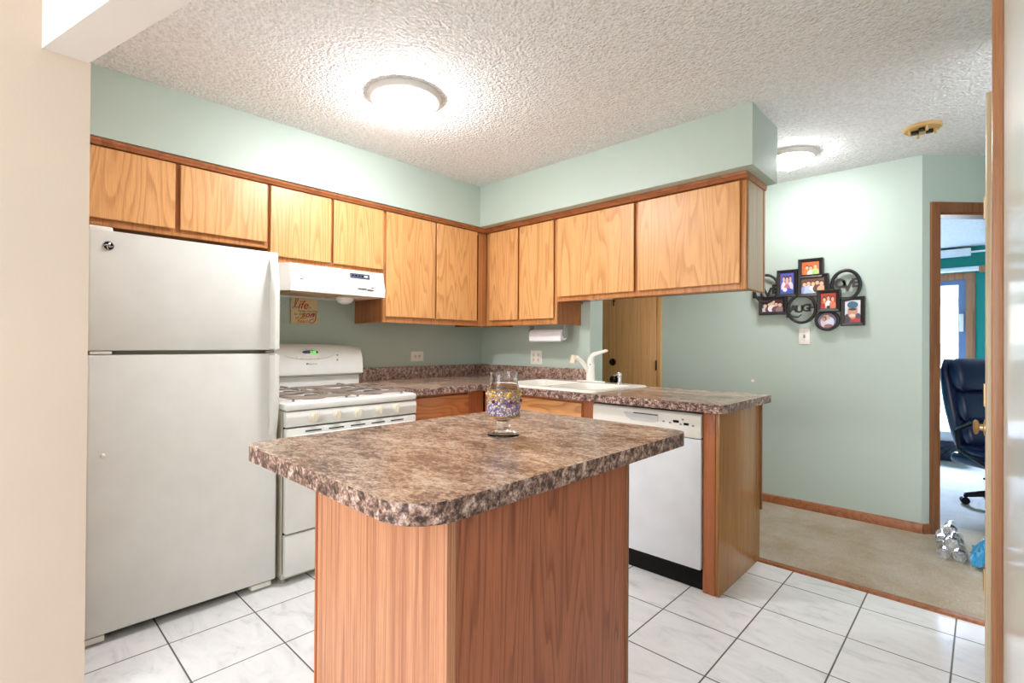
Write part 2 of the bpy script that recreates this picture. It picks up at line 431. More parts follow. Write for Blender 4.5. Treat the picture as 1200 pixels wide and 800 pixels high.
# (the knob is kept close to the leaf so that it shows as a sliver past its edge)
mb.xform(Matrix.Translation((2.9215, -.93, .93)) @ Matrix.Diagonal((.5, 1, 1, 1)) @ Matrix.Translation((-2.9215, .93, -.93)))
mb.build('door_knob', 'brass', dr)
# diagonal wall with the bedroom doorway
U = Vector((1, 1, 0)).normalized(); V = Vector((-1, 1, 0)).normalized(); W0 = Vector((2.629, FY, 0))
def uv_box(mb, u0, u1, v0, v1, z0, z1):
    P = [W0 + U * a + V * b for a, b in ((u0, v0), (u1, v0), (u1, v1), (u0, v1))]
    return mb.hexa([(p.x, p.y, z0) for p in P], [(p.x, p.y, z1) for p in P])
mb = MB(); uv_box(mb, 0, .1, 0, .1, 0, H); uv_box(mb, .1, .88, 0, .1, 2.08, H); uv_box(mb, .88, 2.6, 0, .1, 0, H)
struct(mb, 'wall_diagonal', 'sage')
mb = MB(); uv_box(mb, .05, .107, -.016, 0, 0, 2.132); uv_box(mb, .867, .93, -.016, 0, 0, 2.132); uv_box(mb, .107, .867, -.016, 0, 2.067, 2.132)
struct(mb, 'trim_3', 'dark_casing')
mb = MB(); uv_box(mb, .1, .113, 0, .1, 0, 2.067); uv_box(mb, .861, .88, 0, .1, 0, 2.067); uv_box(mb, .113, .861, 0, .1, 2.054, 2.08)
struct(mb, 'trim_4', 'dark_casing')
mb = MB()
mb.prism([(FY, 0), (FY - .013, 0), (FY - .013, .052), (FY - .006, .066), (FY, .066)], 'x', .84, 2.629 + .005)
uv_box(mb, 0, .05, -.013, 0, 0, .064)
struct(mb, 'baseboard_far', 'base_board')
# oak door in the far wall with its casing
d1 = struct(MB().box(-.06, .79, FY - .014, FY - .002, .01, 2.03, .002), 'door_1', 'hall_door')
mb = MB(); mb.box(.79, .836, FY - .018, FY, 0, 2.09, .004); mb.box(-.12, -.06, FY - .018, FY, 0, 2.09, .004); mb.box(-.06, .79, FY - .018, FY, 2.03, 2.09, .004)
struct(mb, 'trim_5', 'hall_door')
for z in (1.02, .3, 1.78):
    mb = MB(); mb.cyl((.79, FY - .022, z - .045), (.79, FY - .022, z + .045), .006, 10)
    for k in range(5): mb.lathe([(.0072, 0), (.0072, .003)], (.79, FY - .022, z - .045 + k * .0215), n=10)
    mb.build('hinge', 'bronze', d1)
kp = px(720, 444, 'y', FY - .03); dp = px(717, 424, 'y', FY - .03)
mb = MB(); c = (dp.x, FY - .014, dp.z); mb.lathe([(.035, 0), (.034, .006), (.024, .012), (.02, .012)], c, (0, -1, 0), 24); mb.box(c[0] - .005, c[0] + .005, c[1] - .03, c[1] - .01, c[2] - .022, c[2] + .022, .003)
for k in range(6): mb.ball((c[0] + .026 * math.cos(k * PI / 3), c[1] - .01, c[2] + .026 * math.sin(k * PI / 3)), .008, 1, .6, 1, 8, 6)
mb.build('deadbolt', 'bronze', d1)
mb = MB(); c = (kp.x, FY - .014, kp.z); mb.lathe([(.036, 0), (.034, .008), (.014, .014), (.013, .03), (.027, .04), (.031, .055), (.022, .066), (0, .068)], c, (0, -1, 0), 24); mb.build('door_knob', 'bronze', d1)
vp_ = px(719, 356, 'y', FY - .02); mb = MB(); mb.lathe([(.012, 0), (.010, .006), (0, .007)], (vp_.x, FY - .014, vp_.z + .03), (0, -1, 0), 16); mb.box(vp_.x - .005, vp_.x + .005, FY - .022, FY - .014, vp_.z - .02, vp_.z + .02, .002); mb.build('door_viewer', 'bronze', d1)

# ---------------------------------------------------------------- wall cabinets
LF, RF = -.02, -.455            # face-frame planes of the two runs (x and y)
TRIM0 = 2.092
def amb(side):
    """box along a run: a = along the wall, d = distance out from the face-frame plane, z"""
    def f(mb, a0, a1, d0, d1, z0, z1, bev=0):
        if side == 'left': return mb.box(LF + d0, LF + d1, a0, a1, z0, z1, bev)
        return mb.box(a0, a1, RF - d1, RF - d0, z0, z1, bev)
    return f
def door_leaf(side, a0, a1, z0, z1, parent, mat='oak_door', t=.02, inset=.011, d=.001):
    mb = MB(); A = sorted((a0, a1)); i = inset
    def P(a, dd, z): return (LF + dd, a, z) if side == 'left' else (a, RF - dd, z)
    r = .003
    # back plate smaller than the front: the slanted finger-pull edge
    back = [(A[0] + i, z0 + i), (A[1] - i, z0 + i), (A[1] - i, z1 - i), (A[0] + i, z1 - i)]
    mid = [(A[0], z0), (A[1], z0), (A[1], z1), (A[0], z1)]
    fr = [(A[0] + r, z0 + r), (A[1] - r, z0 + r), (A[1] - r, z1 - r), (A[0] + r, z1 - r)]
    b = bmesh.new(); rings = [[b.verts.new(P(a, dd, z)) for a, z in ring] for ring, dd in ((back, d), (mid, d + t - .006), (mid, d + t - .003), (fr, d + t))]
    b.faces.new(rings[0][::-1]); b.faces.new(rings[-1])
    for R0, R1 in zip(rings, rings[1:]):
        for k in range(4): b.faces.new((R0[k], R0[(k + 1) % 4], R1[(k + 1) % 4], R1[k]))
    bmesh.ops.recalc_face_normals(b, faces=b.faces); mb.absorb(b)
    return mb.build('door', mat, parent, angle=20)
def wall_cabinet(side, a0, a1, z0, doors, dz0, dz1, depth, label, group, side_mats=None, stiles=(.03, .03)):
    bx = amb(side); loc = (LF, (a0 + a1) / 2, z0) if side == 'left' else ((a0 + a1) / 2, RF, z0)
    t = thing('wall_cabinet', label, 'cabinet', loc, group)
    mb = MB(); bx(mb, a0, a1, -depth, -.019, z0 + .018, SZ - .001)
    mb.build('carcass', 'oak_side', t)
    for q in (a0, a1 - .018):
        mb = MB(); bx(mb, q, q + .018, -depth, -.019, z0, z0 + .0175); mb.build('side_lip', 'oak_side', t)
    mb = MB(); bx(mb, a0, a0 + stiles[0], -.019, 0, z0, SZ - .001, .0015); bx(mb, a1 - stiles[1], a1, -.019, 0, z0, SZ - .001, .0015)
    bx(mb, a0 + stiles[0], a1 - stiles[1], -.0185, -.0003, z0, z0 + .045, .0015); bx(mb, a0 + stiles[0], a1 - stiles[1], -.0185, -.0003, SZ - .05, SZ - .001, .0015)
    for k in range(len(doors) - 1):
        m = (doors[k][1] + doors[k + 1][0]) / 2; bx(mb, m - .025, m + .025, -.018, -.0006, z0 + .04, SZ - .04, .0015)
    mb.build('face_frame', 'oak_frame', t)
    for d0, d1_ in doors: door_leaf(side, d0, d1_, dz0, dz1, t)
    return t
ly = lambda u: px(u, 300, 'x', LF + .021).y
rx = lambda u: px(u, 300, 'y', RF - .021).x
TOP = 2.089
g1 = 'oak wall cabinets along the left wall'; g2 = 'oak wall cabinets along the back wall'
LD = LF - WX - .003; RD = WY - RF - .003
E0, E1, E2 = -3.0, (ly(314) + ly(317)) / 2, (ly(449.5) + ly(452.5)) / 2
wall_cabinet('left', E0, E1, 1.733, [(-2.985, ly(205)), (ly(211), ly(313))], 1.764, TOP, LD, 'short two-door golden oak cabinet hung above the white refrigerator', g1)
wall_cabinet('left', E1 + .001, E2, 1.660, [(ly(317), ly(388)), (ly(391), ly(449.5))], 1.694, TOP, LD, 'two-door golden oak cabinet hung right above the white range hood', g1)
c3 = wall_cabinet('left', E2 + .001, RF - .001, 1.344, [(ly(453), ly(510.5)), (ly(512.5), ly(559.5))], 1.383, TOP, LD, 'tall two-door oak cabinet on the left wall, between range hood and corner', g1, stiles=(.03, .09))
X1 = (rx(648.5) + rx(653)) / 2; X2 = 1.993
wall_cabinet('back', LF + .002, X1, 1.346, [(rx(573.5), rx(606.5)), (rx(608.5), rx(648.5))], 1.388, TOP, RD, 'tall oak cabinet with two narrow doors right of the corner, above the outlet', g2, stiles=(.05, .03))
c5 = wall_cabinet('back', X1 + .001, X2, 1.505, [(rx(653), rx(742.5)), (rx(747), rx(866.5))], 1.537, TOP, RD, 'wide oak cabinet with two square doors hung over the sink and peninsula', g2, stiles=(.03, .035))
mb = MB(); mb.box(X2 + .0005, X2 + .006, RF + .02, WY - .035, 1.51, SZ - .002); mb.build('end_panel', 'oak_pale_side', c5, label='pale greyish oak end panel')
mb = MB(); mb.box(X2 + .0005, X2 + .008, WY - .033, WY - .002, 1.506, SZ - .002, .002); mb.build('end_strip', 'oak_frame', c5)
# crown strip under the soffit
def crown(mb, side, a0, a1):
    prof = [(-.002, TRIM0), (.026, TRIM0 + .003), (.030, TRIM0 + .011), (.040, TRIM0 + .017), (.043, SZ - .0015), (-.002, SZ - .0015)]
    if side == 'left': mb.prism([(LF + d, z) for d, z in prof], 'y', a0, a1)
    elif side == 'back': mb.prism([(RF - d * 1.45, z) for d, z in prof], 'x', a0, a1)
    else: mb.prism([(X2 + .006 + d * .3, z) for d, z in prof], 'y', a0, a1)
mb = MB(); crown(mb, 'left', -3.0, RF); struct(mb, 'trim_6', 'oak_trim')
mb = MB(); crown(mb, 'back', LF, X2 + .018); crown(mb, 'end', RF - .02, WY - .002); struct(mb, 'trim_7', 'oak_trim')

# ---------------------------------------------------------------- countertop with backsplash
ZC = .924; CF = .418; CY = -.908; CX1 = 2.046; RGY = -1.452
SX0, SX1, SY0, SY1 = .44, 1.30, -.868, -.225
ct = thing('countertop', 'L-shaped brown speckled countertop running from the stove round the corner to the peninsula', 'countertop', (.6, -.5, ZC - .04))
mb = MB(); z0 = ZC - .042
hx0, hx1, hy0, hy1 = SX0 + .02, SX1 - .02, SY0 + .02, SY1 - .02
def slab(x0, x1, y0, y1): mb.box(x0, x1, y0, y1, z0, ZC)
slab(WX + .002, CF, RGY + .004, CY); slab(WX + .002, hx0, CY, WY - .002); slab(hx0, hx1, CY, hy0); slab(hx0, hx1, hy1, WY - .002)
mb.prism(rrect(hx1, CX1, CY, -.2, (0, .035, .0, 0)), 'z', z0, ZC)
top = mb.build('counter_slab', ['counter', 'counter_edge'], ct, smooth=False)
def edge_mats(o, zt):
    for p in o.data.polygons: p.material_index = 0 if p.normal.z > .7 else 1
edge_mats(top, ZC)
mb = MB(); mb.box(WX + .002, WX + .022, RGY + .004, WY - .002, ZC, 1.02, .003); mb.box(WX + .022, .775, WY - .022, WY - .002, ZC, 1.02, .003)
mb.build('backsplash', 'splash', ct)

# ---------------------------------------------------------------- base cabinets, dishwasher bay, peninsula end
BZ = z0 - .001; BX = .37; BY = -.838
t = thing('base_cabinet', 'reddish oak base cabinet with a drawer between the stove and the corner', 'cabinet', (.1, -1.15, 0), 'oak base cabinets')
mb = MB(); mb.box(WX + .004, BX - .02, RGY + .006, -.85, .1, BZ); mb.box(WX + .004, BX - .075, RGY + .006, -.85, .0005, .1); mb.build('carcass', 'oak_side', t)
mb = MB(); mb.box(BX - .02, BX, RGY + .006, -1.43, .1, BZ, .0015); mb.box(BX - .02, BX, -.995, -.85, .1, BZ, .0015)
for a, b in ((.1, .14), (.675, .715), (.855, BZ)): mb.box(BX - .0195, BX - .0003, -1.43, -.995, a, b, .0015)
mb.build('face_frame', 'red_oak', t)
MB().box(BX + .001, BX + .019, RGY + .012, -1.0, .725, .862, .004).build('drawer', 'base_oak', t)
MB().box(BX + .001, BX + .019, RGY + .012, -1.0, .125, .69, .004).build('door', 'base_oak', t)
t = thing('base_cabinet', 'oak sink base cabinet with false drawer front, left of the dishwasher', 'cabinet', (.8, -.6, 0), 'oak base cabinets')
mb = MB(); mb.box(BX + .012, 1.29, BY + .02, WY - .01, .1, ZC - .21); mb.box(BX + .012, 1.29, BY + .075, WY - .01, .0005, .1); mb.build('carcass', 'oak_side', t)
mb = MB(); mb.box(BX + .002, .47, BY, BY + .02, .1, BZ, .0015); mb.box(1.205, 1.29, BY, BY + .02, .1, BZ, .0015)
for a, b in ((.1, .14), (.675, .715), (.855, BZ)): mb.box(.47, 1.205, BY + .0003, BY + .0195, a, b, .0015)
mb.build('face_frame', 'red_oak', t)
MB().box(.455, 1.21, BY - .019, BY - .001, .725, .858, .004).build('drawer_front', 'base_oak_x', t)
for a, b in ((.455, .828), (.836, 1.21)): MB().box(a, b, BY - .019, BY - .001, .125, .69, .004).build('door', 'base_oak_x', t)
t = thing('peninsula_end', 'oak end panel with reddish front stile closing the peninsula beside the dishwasher', 'panel', (1.96, -.55, 0))
MB().box(1.985, 2.004, BY - .005, -.25, .001, BZ, .002).build('end_panel', 'end_panel', t, label='brown wood-grain end panel')
MB().box(1.926, 1.984, BY - .008, BY + .03, .001, BZ, .002).build('stile', 'red_oak', t, label='reddish oak front stile')
MB().box(1.985, 2.012, -.249, -.232, .28, BZ, .002).build('back_strip', 'dark_casing', t)
MB().box(1.30, 1.984, -.27, -.25, .001, BZ).build('back_panel', 'oak_side', t)
# dishwasher
DX0, DX1 = 1.297, 1.921
t = thing('dishwasher', 'white built-in dishwasher under the peninsula counter', 'dishwasher', (1.61, -.55, 0))
MB().box(DX0 + .004, DX1 - .002, BY + .01, -.29, .12, BZ - .012).build('tub', 'shadow_gap', t)
MB().box(DX0, DX1, BY - .022, BY + .008, .108, .742, .004).build('door', 'dw_white', t)
cp = MB(); cp.prism([(BY + .008, .746), (BY - .024, .746), (BY - .027, .80), (BY - .024, .856), (BY - .012, .866), (BY + .008, .866)], 'x', DX0, DX1, .003)
cpo = cp.build('control_panel', 'white_plastic', t)
yf = BY - .0275
mb = MB(); xa, xb = px(731, 485, 'y', yf).x, px(771, 495, 'y', yf).x; za, zb = .800, .840
mb.prism([(xa, zb), (xb, zb), (xb, za + .006), (xb - .02, za), (xa + .05, za), (xa + .02, za + .012)], 'y', yf - .002, yf + .001); mb.build('handle_recess', 'grip_grey', cpo, label='grey recessed handle grip')
MB().box(xa + .06, xb, yf - .004, yf - .0005, zb - .003, zb + .003, .001).build('handle_lip', 'blue_grey', cpo)
for u, v, ww in ((792, 493.5, .03), (804, 497, .026)):
    p = px(u, v, 'y', yf - .002); MB().box(p.x - ww / 2, p.x + ww / 2, yf - .003, yf - .0002, p.z - .006, p.z + .006, .001).build('button', 'black', cpo)
for u, v in ((777.5, 493.5), (785, 495), (797.5, 497), (812, 499), (800, 491.5)):
    p = px(u, v, 'y', yf - .002); MB().box(p.x - .006, p.x + .006, yf - .0015, yf - .0002, p.z - .004, p.z + .004, .0006).build('button', 'grey', cpo)
mb = MB(); mb.box(DX0 + .002, DX1, BY + .012, BY + .05, .001, .104, .004); mb.box(DX0 + .002, DX1, BY - .012, BY + .012, .085, .105, .003); mb.build('kick_plate', 'black', t)

# ---------------------------------------------------------------- island
IZ = .9386; IX0, IX1, IY0, IY1 = 1.510, 2.263, -2.785, -1.764
mb = MB(); mb.prism(rrect(IX0, IX1, IY0, IY1, (.05, .095, .05, .05), 8), 'z', IZ - .04, IZ, .0012, 1, True)
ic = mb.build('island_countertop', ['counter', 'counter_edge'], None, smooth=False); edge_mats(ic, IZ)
tag(ic, 'brown speckled laminate top with rounded corners on the kitchen island', 'countertop')
BXa, BXb, BYa, BYb = 1.71, 2.22, -2.678, -2.054; IB = IZ - .0405
t = thing('island_cabinet', 'reddish oak island base standing on the white tile in the foreground', 'cabinet', ((BXa + BXb) / 2, (BYa + BYb) / 2, 0))
mb = MB(); mb.box(BXa + .008, BXb - .008, BYa + .008, BYb - .008, .001, IB); mb.build('carcass', 'oak_side', t)
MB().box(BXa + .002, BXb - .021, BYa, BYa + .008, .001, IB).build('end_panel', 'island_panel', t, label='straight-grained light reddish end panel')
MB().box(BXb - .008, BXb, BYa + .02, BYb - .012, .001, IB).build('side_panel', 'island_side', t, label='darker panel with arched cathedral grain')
MB().box(BXb - .021, BXb + .003, BYa - .003, BYa + .02, .001, IB, .003).build('corner_strip', 'island_panel', t)
MB().box(BXa - .004, BXa + .004, BYa - .004, BYa + .012, .001, IB, .002).build('corner_strip', 'red_oak', t)
MB().box(BXb - .008, BXb + .004, BYb - .012, BYb, .001, IB, .002).build('corner_strip', 'dark_casing', t)
for a, b in ((BYa + .012, -2.37), (-2.362, BYb - .012)): MB().box(BXa - .012, BXa + .008, a, b, .12, IB - .03, .004).build('door', 'island_panel', t)

# ---------------------------------------------------------------- refrigerator
FX = .385; FYa, FYb = -2.992, -2.258
t = thing('refrigerator', 'white top-freezer refrigerator standing between the beige wall and the stove', 'refrigerator', (0, -2.62, 0))
MB().box(WX + .04, .312, FYa, FYb - .004, .03, 1.63, .008).build('body', 'appliance_side', t)
def fdoor(name, z0, z1):
    mb = MB(); mb.prism(rrect(.318, FX, FYa, FYb, (.004, .022, .012, .004), 4), 'z', z0, z1, .006, 2, True); return mb.build(name, 'appliance', t)
fz = fdoor('freezer_door', 1.166, 1.645); fr_ = fdoor('fresh_food_door', .04, 1.148)
def fhandle(z_full, z_tip, parent):
    y0, y1 = FYb - .062, FYb - .006; mb = MB(); n = 14; secs = []
    for i in range(n + 1):
        f = i / n; z = z_full + (z_tip - z_full) * f; out = .046 * (1 - max(0, (f - .45) / .55) ** 2.2) + .0015
        secs.append((z, out))
    b = bmesh.new(); rings = []
    for z, out in secs: rings.append([b.verts.new(p) for p in ((FX - .004, y0 + .02, z), (FX + out * .75, y0 + .018, z), (FX + out, y0 + .028, z), (FX + out * .96, y1 - .008, z), (FX + out * .7, y1, z), (FX - .004, y1, z))])
    b.faces.new(rings[0]); b.faces.new(rings[-1])
    for A, B in zip(rings, rings[1:]):
        for k in range(6): b.faces.new((A[k], A[(k + 1) % 6], B[(k + 1) % 6], B[k]))
    bmesh.ops.recalc_face_normals(b, faces=b.faces); mb.absorb(b); return mb.build('handle', 'appliance', parent, angle=50)
fhandle(1.172, 1.615, fz); fhandle(1.142, .75, fr_)
lg = px(127, 288, 'x', FX); c = (FX, lg.y, lg.z)
mb = MB(); mb.lathe([(.0185, 0), (.0185, .003), (.016, .0042), (0, .0042)], c, (1, 0, 0), 28)
mb.mi = 1
for k in range(4):
    a = k * PI / 2 + .5
    mb.tube([(c[0] + .0045, c[1] + (.002 + .003 * j) * math.cos(a + .28 * j), c[2] + (.002 + .003 * j) * math.sin(a + .28 * j)) for j in range(5)], [.0028, .003, .0026, .002, .001], 6)
mb.tube([(c[0] + .0042, c[1] + .0168 * math.cos(k * PI / 14), c[2] + .0168 * math.sin(k * PI / 14)) for k in range(28)], .0011, 6, True)
mb.build('badge', ['black', 'chrome'], fz, label='round dark badge with silver swirls')
mb = MB(); mb.box(.25, FX - .01, FYa + .012, FYa + .09, 1.632, 1.662, .008, 3); mb.build('hinge_cover', 'white_plastic', t)
y_ = px(124, 411, 'x', FX).y; mb = MB(); mb.box(.32, FX - .004, FYa + .02, y_ + .02, 1.151, 1.164, .003); mb.build('middle_hinge', 'white_plastic', t)
MB().box(.32, FX - .02, FYb - .05, FYb - .01, 1.151, 1.164, .003).build('gasket_stop', 'grey', t)
MB().box(.25, .33, FYa + .02, FYb - .03, .012, .07, .004).build('base_grille', 'shadow_gap', t)
for ya, yb in ((FYa + .002, FYa + .075), (FYb - .11, FYb - .02)):
    mb = MB(); mb.prism([(.30, .003), (FX - .012, .010), (FX - .012, .032), (.30, .036)], 'y', ya, yb, .002); mb.build('front_foot', 'white_plastic', t)
mg = px(120.5, 533.5, 'x', FX); mb = MB(); mb.lathe([(.008, 0.0003), (.008, .006), (.004, .010), (.0055, .016), (0, .018)], (FX, mg.y, mg.z), (1, 0, 0), 16)
tag(mb.build('magnet', 'white_plastic'), 'tiny white button magnet stuck low on the refrigerator door', 'magnet')

# ---------------------------------------------------------------- gas range
RX = .42; Ra, Rb = -2.238, -1.458; RZ = .905
t = thing('gas_range', 'white freestanding gas stove beside the refrigerator', 'stove', (0, -1.85, 0))
MB().box(WX + .03, RX - .035, Ra + .004, Rb - .004, .02, RZ - .045, .003).build('body', 'appliance_side', t)
mb = MB(); mb.box(WX + .03, RX + .012, Ra, Rb, RZ - .042, RZ - .004, .012, 3)
for a in ((-.20, RX - .02, Ra + .012, Ra + .03), (-.20, RX - .02, Rb - .03, Rb - .012), (RX - .03, RX, Ra + .012, Rb - .012)): mb.box(*a, RZ - .012, RZ, .005)
ck = mb.build('cooktop', 'appliance', t)
mb = MB(); mb.prism([(RX - .03, RZ - .047), (RX + .004, RZ - .047), (RX + .012, RZ - .075), (RX + .006, .782), (RX - .03, .782)], 'y', Ra + .004, Rb - .002, .003); cpn = mb.build('control_panel', 'appliance', t)
for u, v in ((368.5, 489), (395.5, 486), (420.5, 483), (445, 480), (464.5, 478)):
    p = px(u, v, 'x', RX + .012)
    mb = MB(); mb.lathe([(.028, 0), (.027, .004), (.020, .008), (.017, .02), (0, .021)], (RX + .008, p.y, p.z), (1, 0, 0), 24); mb.box(RX + .02, RX + .04, p.y - .007, p.y + .007, p.z - .024, p.z + .024, .004); mb.build('knob', 'knob_cream', cpn)
mb = MB(); mb.box(RX - .032, RX + .008, Ra + .006, Rb - .004, .255, .774, .006); od = mb.build('oven_door', 'appliance', t)
for k in range(5):
    ya = Ra + .1 + k * .125; MB().box(RX + .0075, RX + .0092, ya, ya + .085, .752, .758).build('vent_slot', 'shadow_gap', od)
mb = MB(); mb.tube([(RX + .005, Ra + .03, .722), (RX + .036, Ra + .045, .731), (RX + .042, Ra + .09, .734), (RX + .042, Rb - .09, .734), (RX + .036, Rb - .045, .731), (RX + .005, Rb - .03, .722)], .014, 12); mb.build('handle', 'appliance', od)
MB().box(RX + .0075, RX + .0095, Ra + .16, Rb - .12, .36, .60, .003).build('oven_window', 'black', od)
MB().box(RX - .032, RX + .006, Ra + .006, Rb - .004, .045, .246, .006).build('storage_drawer', 'appliance', t)
MB().box(RX - .05, RX - .033, Ra + .006, Rb - .006, .05, .85).build('front_seal', 'shadow_gap', t)
for yy in (Ra + .02, Rb - .02):
    for xx in (RX - .05, WX + .08): MB().cyl((xx, yy, .001), (xx, yy, .05), .014, 12).build('foot', 'grey', t)
# backguard
BG = -.215
MB().prism([(WX + .03, RZ - .006), (BG - .03, RZ - .006), (BG - .03, .985), (WX + .03, .985)], 'y', Ra + .015, Rb - .004).build('splash_panel', 'appliance', t)
prof = [(WX + .03, .99), (BG - .012, .99), (BG + .004, 1.0), (BG + .006, 1.04)]
n = 10
mb = MB(); b = bmesh.new(); rings = []
for i in range(n + 1):
    f = i / n; y = Ra + .004 + (Rb + .006 - Ra - .004) * f; zt = 1.183 + .012 * math.sin(PI * f) - (.012 if i in (0, n) else 0)
    pr = prof + [(BG - .004, 1.10), (BG - .02, zt - .03), (BG - .035, zt - .008), (BG - .06, zt), (WX + .03, zt)]
    rings.append([b.verts.new((x, y, z)) for x, z in pr])
b.faces.new(rings[0]); b.faces.new(rings[-1]); k_ = len(rings[0])
for A, B in zip(rings, rings[1:]):
    for k in range(k_): b.faces.new((A[k], A[(k + 1) % k_], B[(k + 1) % k_], B[k]))
bmesh.ops.recalc_face_normals(b, faces=b.faces); mb.absorb(b); bgd = mb.build('backguard', 'appliance', t, angle=50)
def bgx(z):  # front surface of the backguard at height z
    return BG + .006 - max(0, z - 1.04) / .06 * .010 if z < 1.10 else BG - .004 - (z - 1.10) / .055 * .016
def bgp(u, v):
    p = px(u, v, 'x', BG); p = px(u, v, 'x', bgx(p.z) + .002); return p
dp_ = bgp(363.5, 412.5); tl = .2
mb = MB(); el = [(dp_.y + .052 * math.cos(k * PI / 16), dp_.z + .0135 * math.sin(k * PI / 16)) for k in range(32)]
mb.prism(el, 'x', bgx(dp_.z) - .006, bgx(dp_.z) + .004); dsp = mb.build('display', 'display', bgd, label='oval dark display with green digits')
mb = MB(); mb.mesh(text_mesh('2:58', .022, .0004, 0, .0004), face_x(dp_.y + .018, dp_.z - .001, bgx(dp_.z) + .0046)); mb.build('digits', 'led', dsp)
o1 = bgp(363, 414); mb = MB()
mb.tube([(bgx(o1.z + .036 * math.sin(k * PI / 18)) + .0005, o1.y + .165 * math.cos(k * PI / 18), o1.z - .004 + .034 * math.sin(k * PI / 18)) for k in range(36)], .0016, 6, True); mb.build('button_outline', 'grey', bgd)
for u, v in ((348, 418.7), (354, 420), (359, 420.5), (364, 420.3), (369, 420.2), (373.5, 419.5), (378, 418), (351, 413)):
    p = bgp(u, v); mb = MB(); mb.lathe([(.007, 0), (.007, .003), (0, .003)], (bgx(p.z) - .0015, p.y, p.z), (1, 0, 0), 14); mb.build('button', 'cream_plastic', bgd)
for u, v in ((395.5, 416), (395.5, 421.5)):
    p = bgp(u, v); MB().box(bgx(p.z) - .001, bgx(p.z) + .0015, p.y - .006, p.y + .006, p.z - .006, p.z + .006, .001).build('label', 'grey', bgd)
p = bgp(361, 426.5); xs = bgx(p.z) + .0008
mb = MB(); mb.box(xs - .001, xs, p.y - .010, p.y + .004, p.z - .010, p.z + .006); mb.mi = 1; mb.box(xs, xs + .0004, p.y - .006, p.y, p.z - .006, p.z - .001)
mb.mi = 0; mb.mesh(text_mesh('MAYTAG', .013, .0003), face_x(p.y + .034, p.z - .001, xs)); mb.build('emblem', ['blue_grey', 'appliance'], bgd)
# grates and burners
for gx0, gx1 in ((-.17, .10), (.112, .385)):
    for gy0, gy1 in ((Ra + .045, -1.862), (-1.834, Rb - .045)):
        zc = RZ + .016; m_ = .008; mb = MB(); cx, cy = (gx0 + gx1) / 2, (gy0 + gy1) / 2
        mb.tube([(x, y, zc) for x, y in rrect(gx0, gx1, gy0, gy1, .03, 4)], m_, 8, True)
        for dx, dy in ((1, 0), (-1, 0), (0, 1), (0, -1)):
            ex, ey = cx + dx * (gx1 - gx0) / 2, cy + dy * (gy1 - gy0) / 2
            mb.tube([(ex, ey, zc), (ex - dx * .02, ey - dy * .02, zc + .014), (cx + dx * .035, cy + dy * .035, zc + .014)], .007, 8)
        for x in (gx0 + .02, gx1 - .02):
            for y in (gy0 + .02, gy1 - .02): mb.cyl((x, y, RZ - .006), (x, y, zc), .007, 8)
        mb.build('grate', 'grate', ck)
        mb = MB(); mb.lathe([(.075, 0), (.072, .002), (.05, .001), (.042, .010), (.036, .013), (.034, .018), (0, .019)], (cx, cy, RZ - .0045), n=28); mb.build('burner', 'burner', ck)

# ---------------------------------------------------------------- range hood
HX = .075; Ha, Hb = -2.118, -1.462; t = thing('range_hood', 'white range hood mounted under the cabinet above the stove', 'hood', (0, -1.79, 1.5))
z1h = 1.657; mb = MB(); b = bmesh.new(); r0 = .045
def ring(x, z, ya, yb, ch): return [b.verts.new(p) for p in ((WX + .004, ya, z), (x - ch, ya, z), (x, ya + ch * .9, z), (x, yb - .004, z), (WX + .004, yb - .004, z))]
R = [ring(HX - .015, z1h, Ha, Hb, .05), ring(HX - .005, 1.60, Ha, Hb, .05), ring(HX + .012, 1.548, Ha, Hb, .05), ring(HX + .010, 1.498, Ha, Hb, .045)]
b.faces.new(R[0])
for A, B in zip(R, R[1:]):
    for k in range(5): b.faces.new((A[k], A[(k + 1) % 5], B[(k + 1) % 5], B[k]))
inner = [b.verts.new(p) for p in ((WX + .02, Ha + .015, 1.498), (HX - .045, Ha + .015, 1.498), (HX - .012, Ha + .05, 1.498), (HX - .012, Hb - .02, 1.498), (WX + .02, Hb - .02, 1.498))]
for k in range(5): b.faces.new((R[-1][k], R[-1][(k + 1) % 5], inner[(k + 1) % 5], inner[k]))
up_ = [b.verts.new((v.co.x, v.co.y, 1.53)) for v in inner]
for k in range(5): b.faces.new((inner[k], inner[(k + 1) % 5], up_[(k + 1) % 5], up_[k]))
b.faces.new(up_); bmesh.ops.recalc_face_normals(b, faces=b.faces); mb.absorb(b); mb.build('hood_shell', 'appliance', t, angle=25)
ya, yb = px(411, 320, 'x', HX).y, px(434, 325, 'x', HX).y; zc = px(422, 323.5, 'x', HX).z
def hx(z): return HX - .005 + (1.60 - z) / .052 * .017 if z < 1.6 else HX - .005 - (z - 1.6) / .057 * .010
mb = MB(); mb.hexa([(hx(zc - .016) - .002, ya, zc - .016), (hx(zc - .016) - .002, yb, zc - .016), (hx(zc - .016) + .0015, yb, zc - .016), (hx(zc - .016) + .0015, ya, zc - .016)], [(hx(zc + .016) - .002, ya, zc + .016), (hx(zc + .016) - .002, yb, zc + .016), (hx(zc + .016) + .0015, yb, zc + .016), (hx(zc + .016) + .0015, ya, zc + .016)])
hp = mb.build('control_panel', 'blue_grey', t)
for f in (.14, .3, .46, .62): MB().box(hx(zc) + .001, hx(zc) + .004, ya + (yb - ya) * f - .006, ya + (yb - ya) * f + .006, zc - .002, zc + .006, .001).build('switch', 'black', hp)
MB().box(hx(zc) + .001, hx(zc) + .004, ya + (yb - ya) * .78 - .01, ya + (yb - ya) * .78 + .014, zc - .005, zc + .006, .001).build('switch', 'white_plastic', hp)
MB().box(HX - .28, HX - .05, Ha + .07, Ha + .36, 1.494, 1.516, .004).build('grease_filter', 'filter', t)
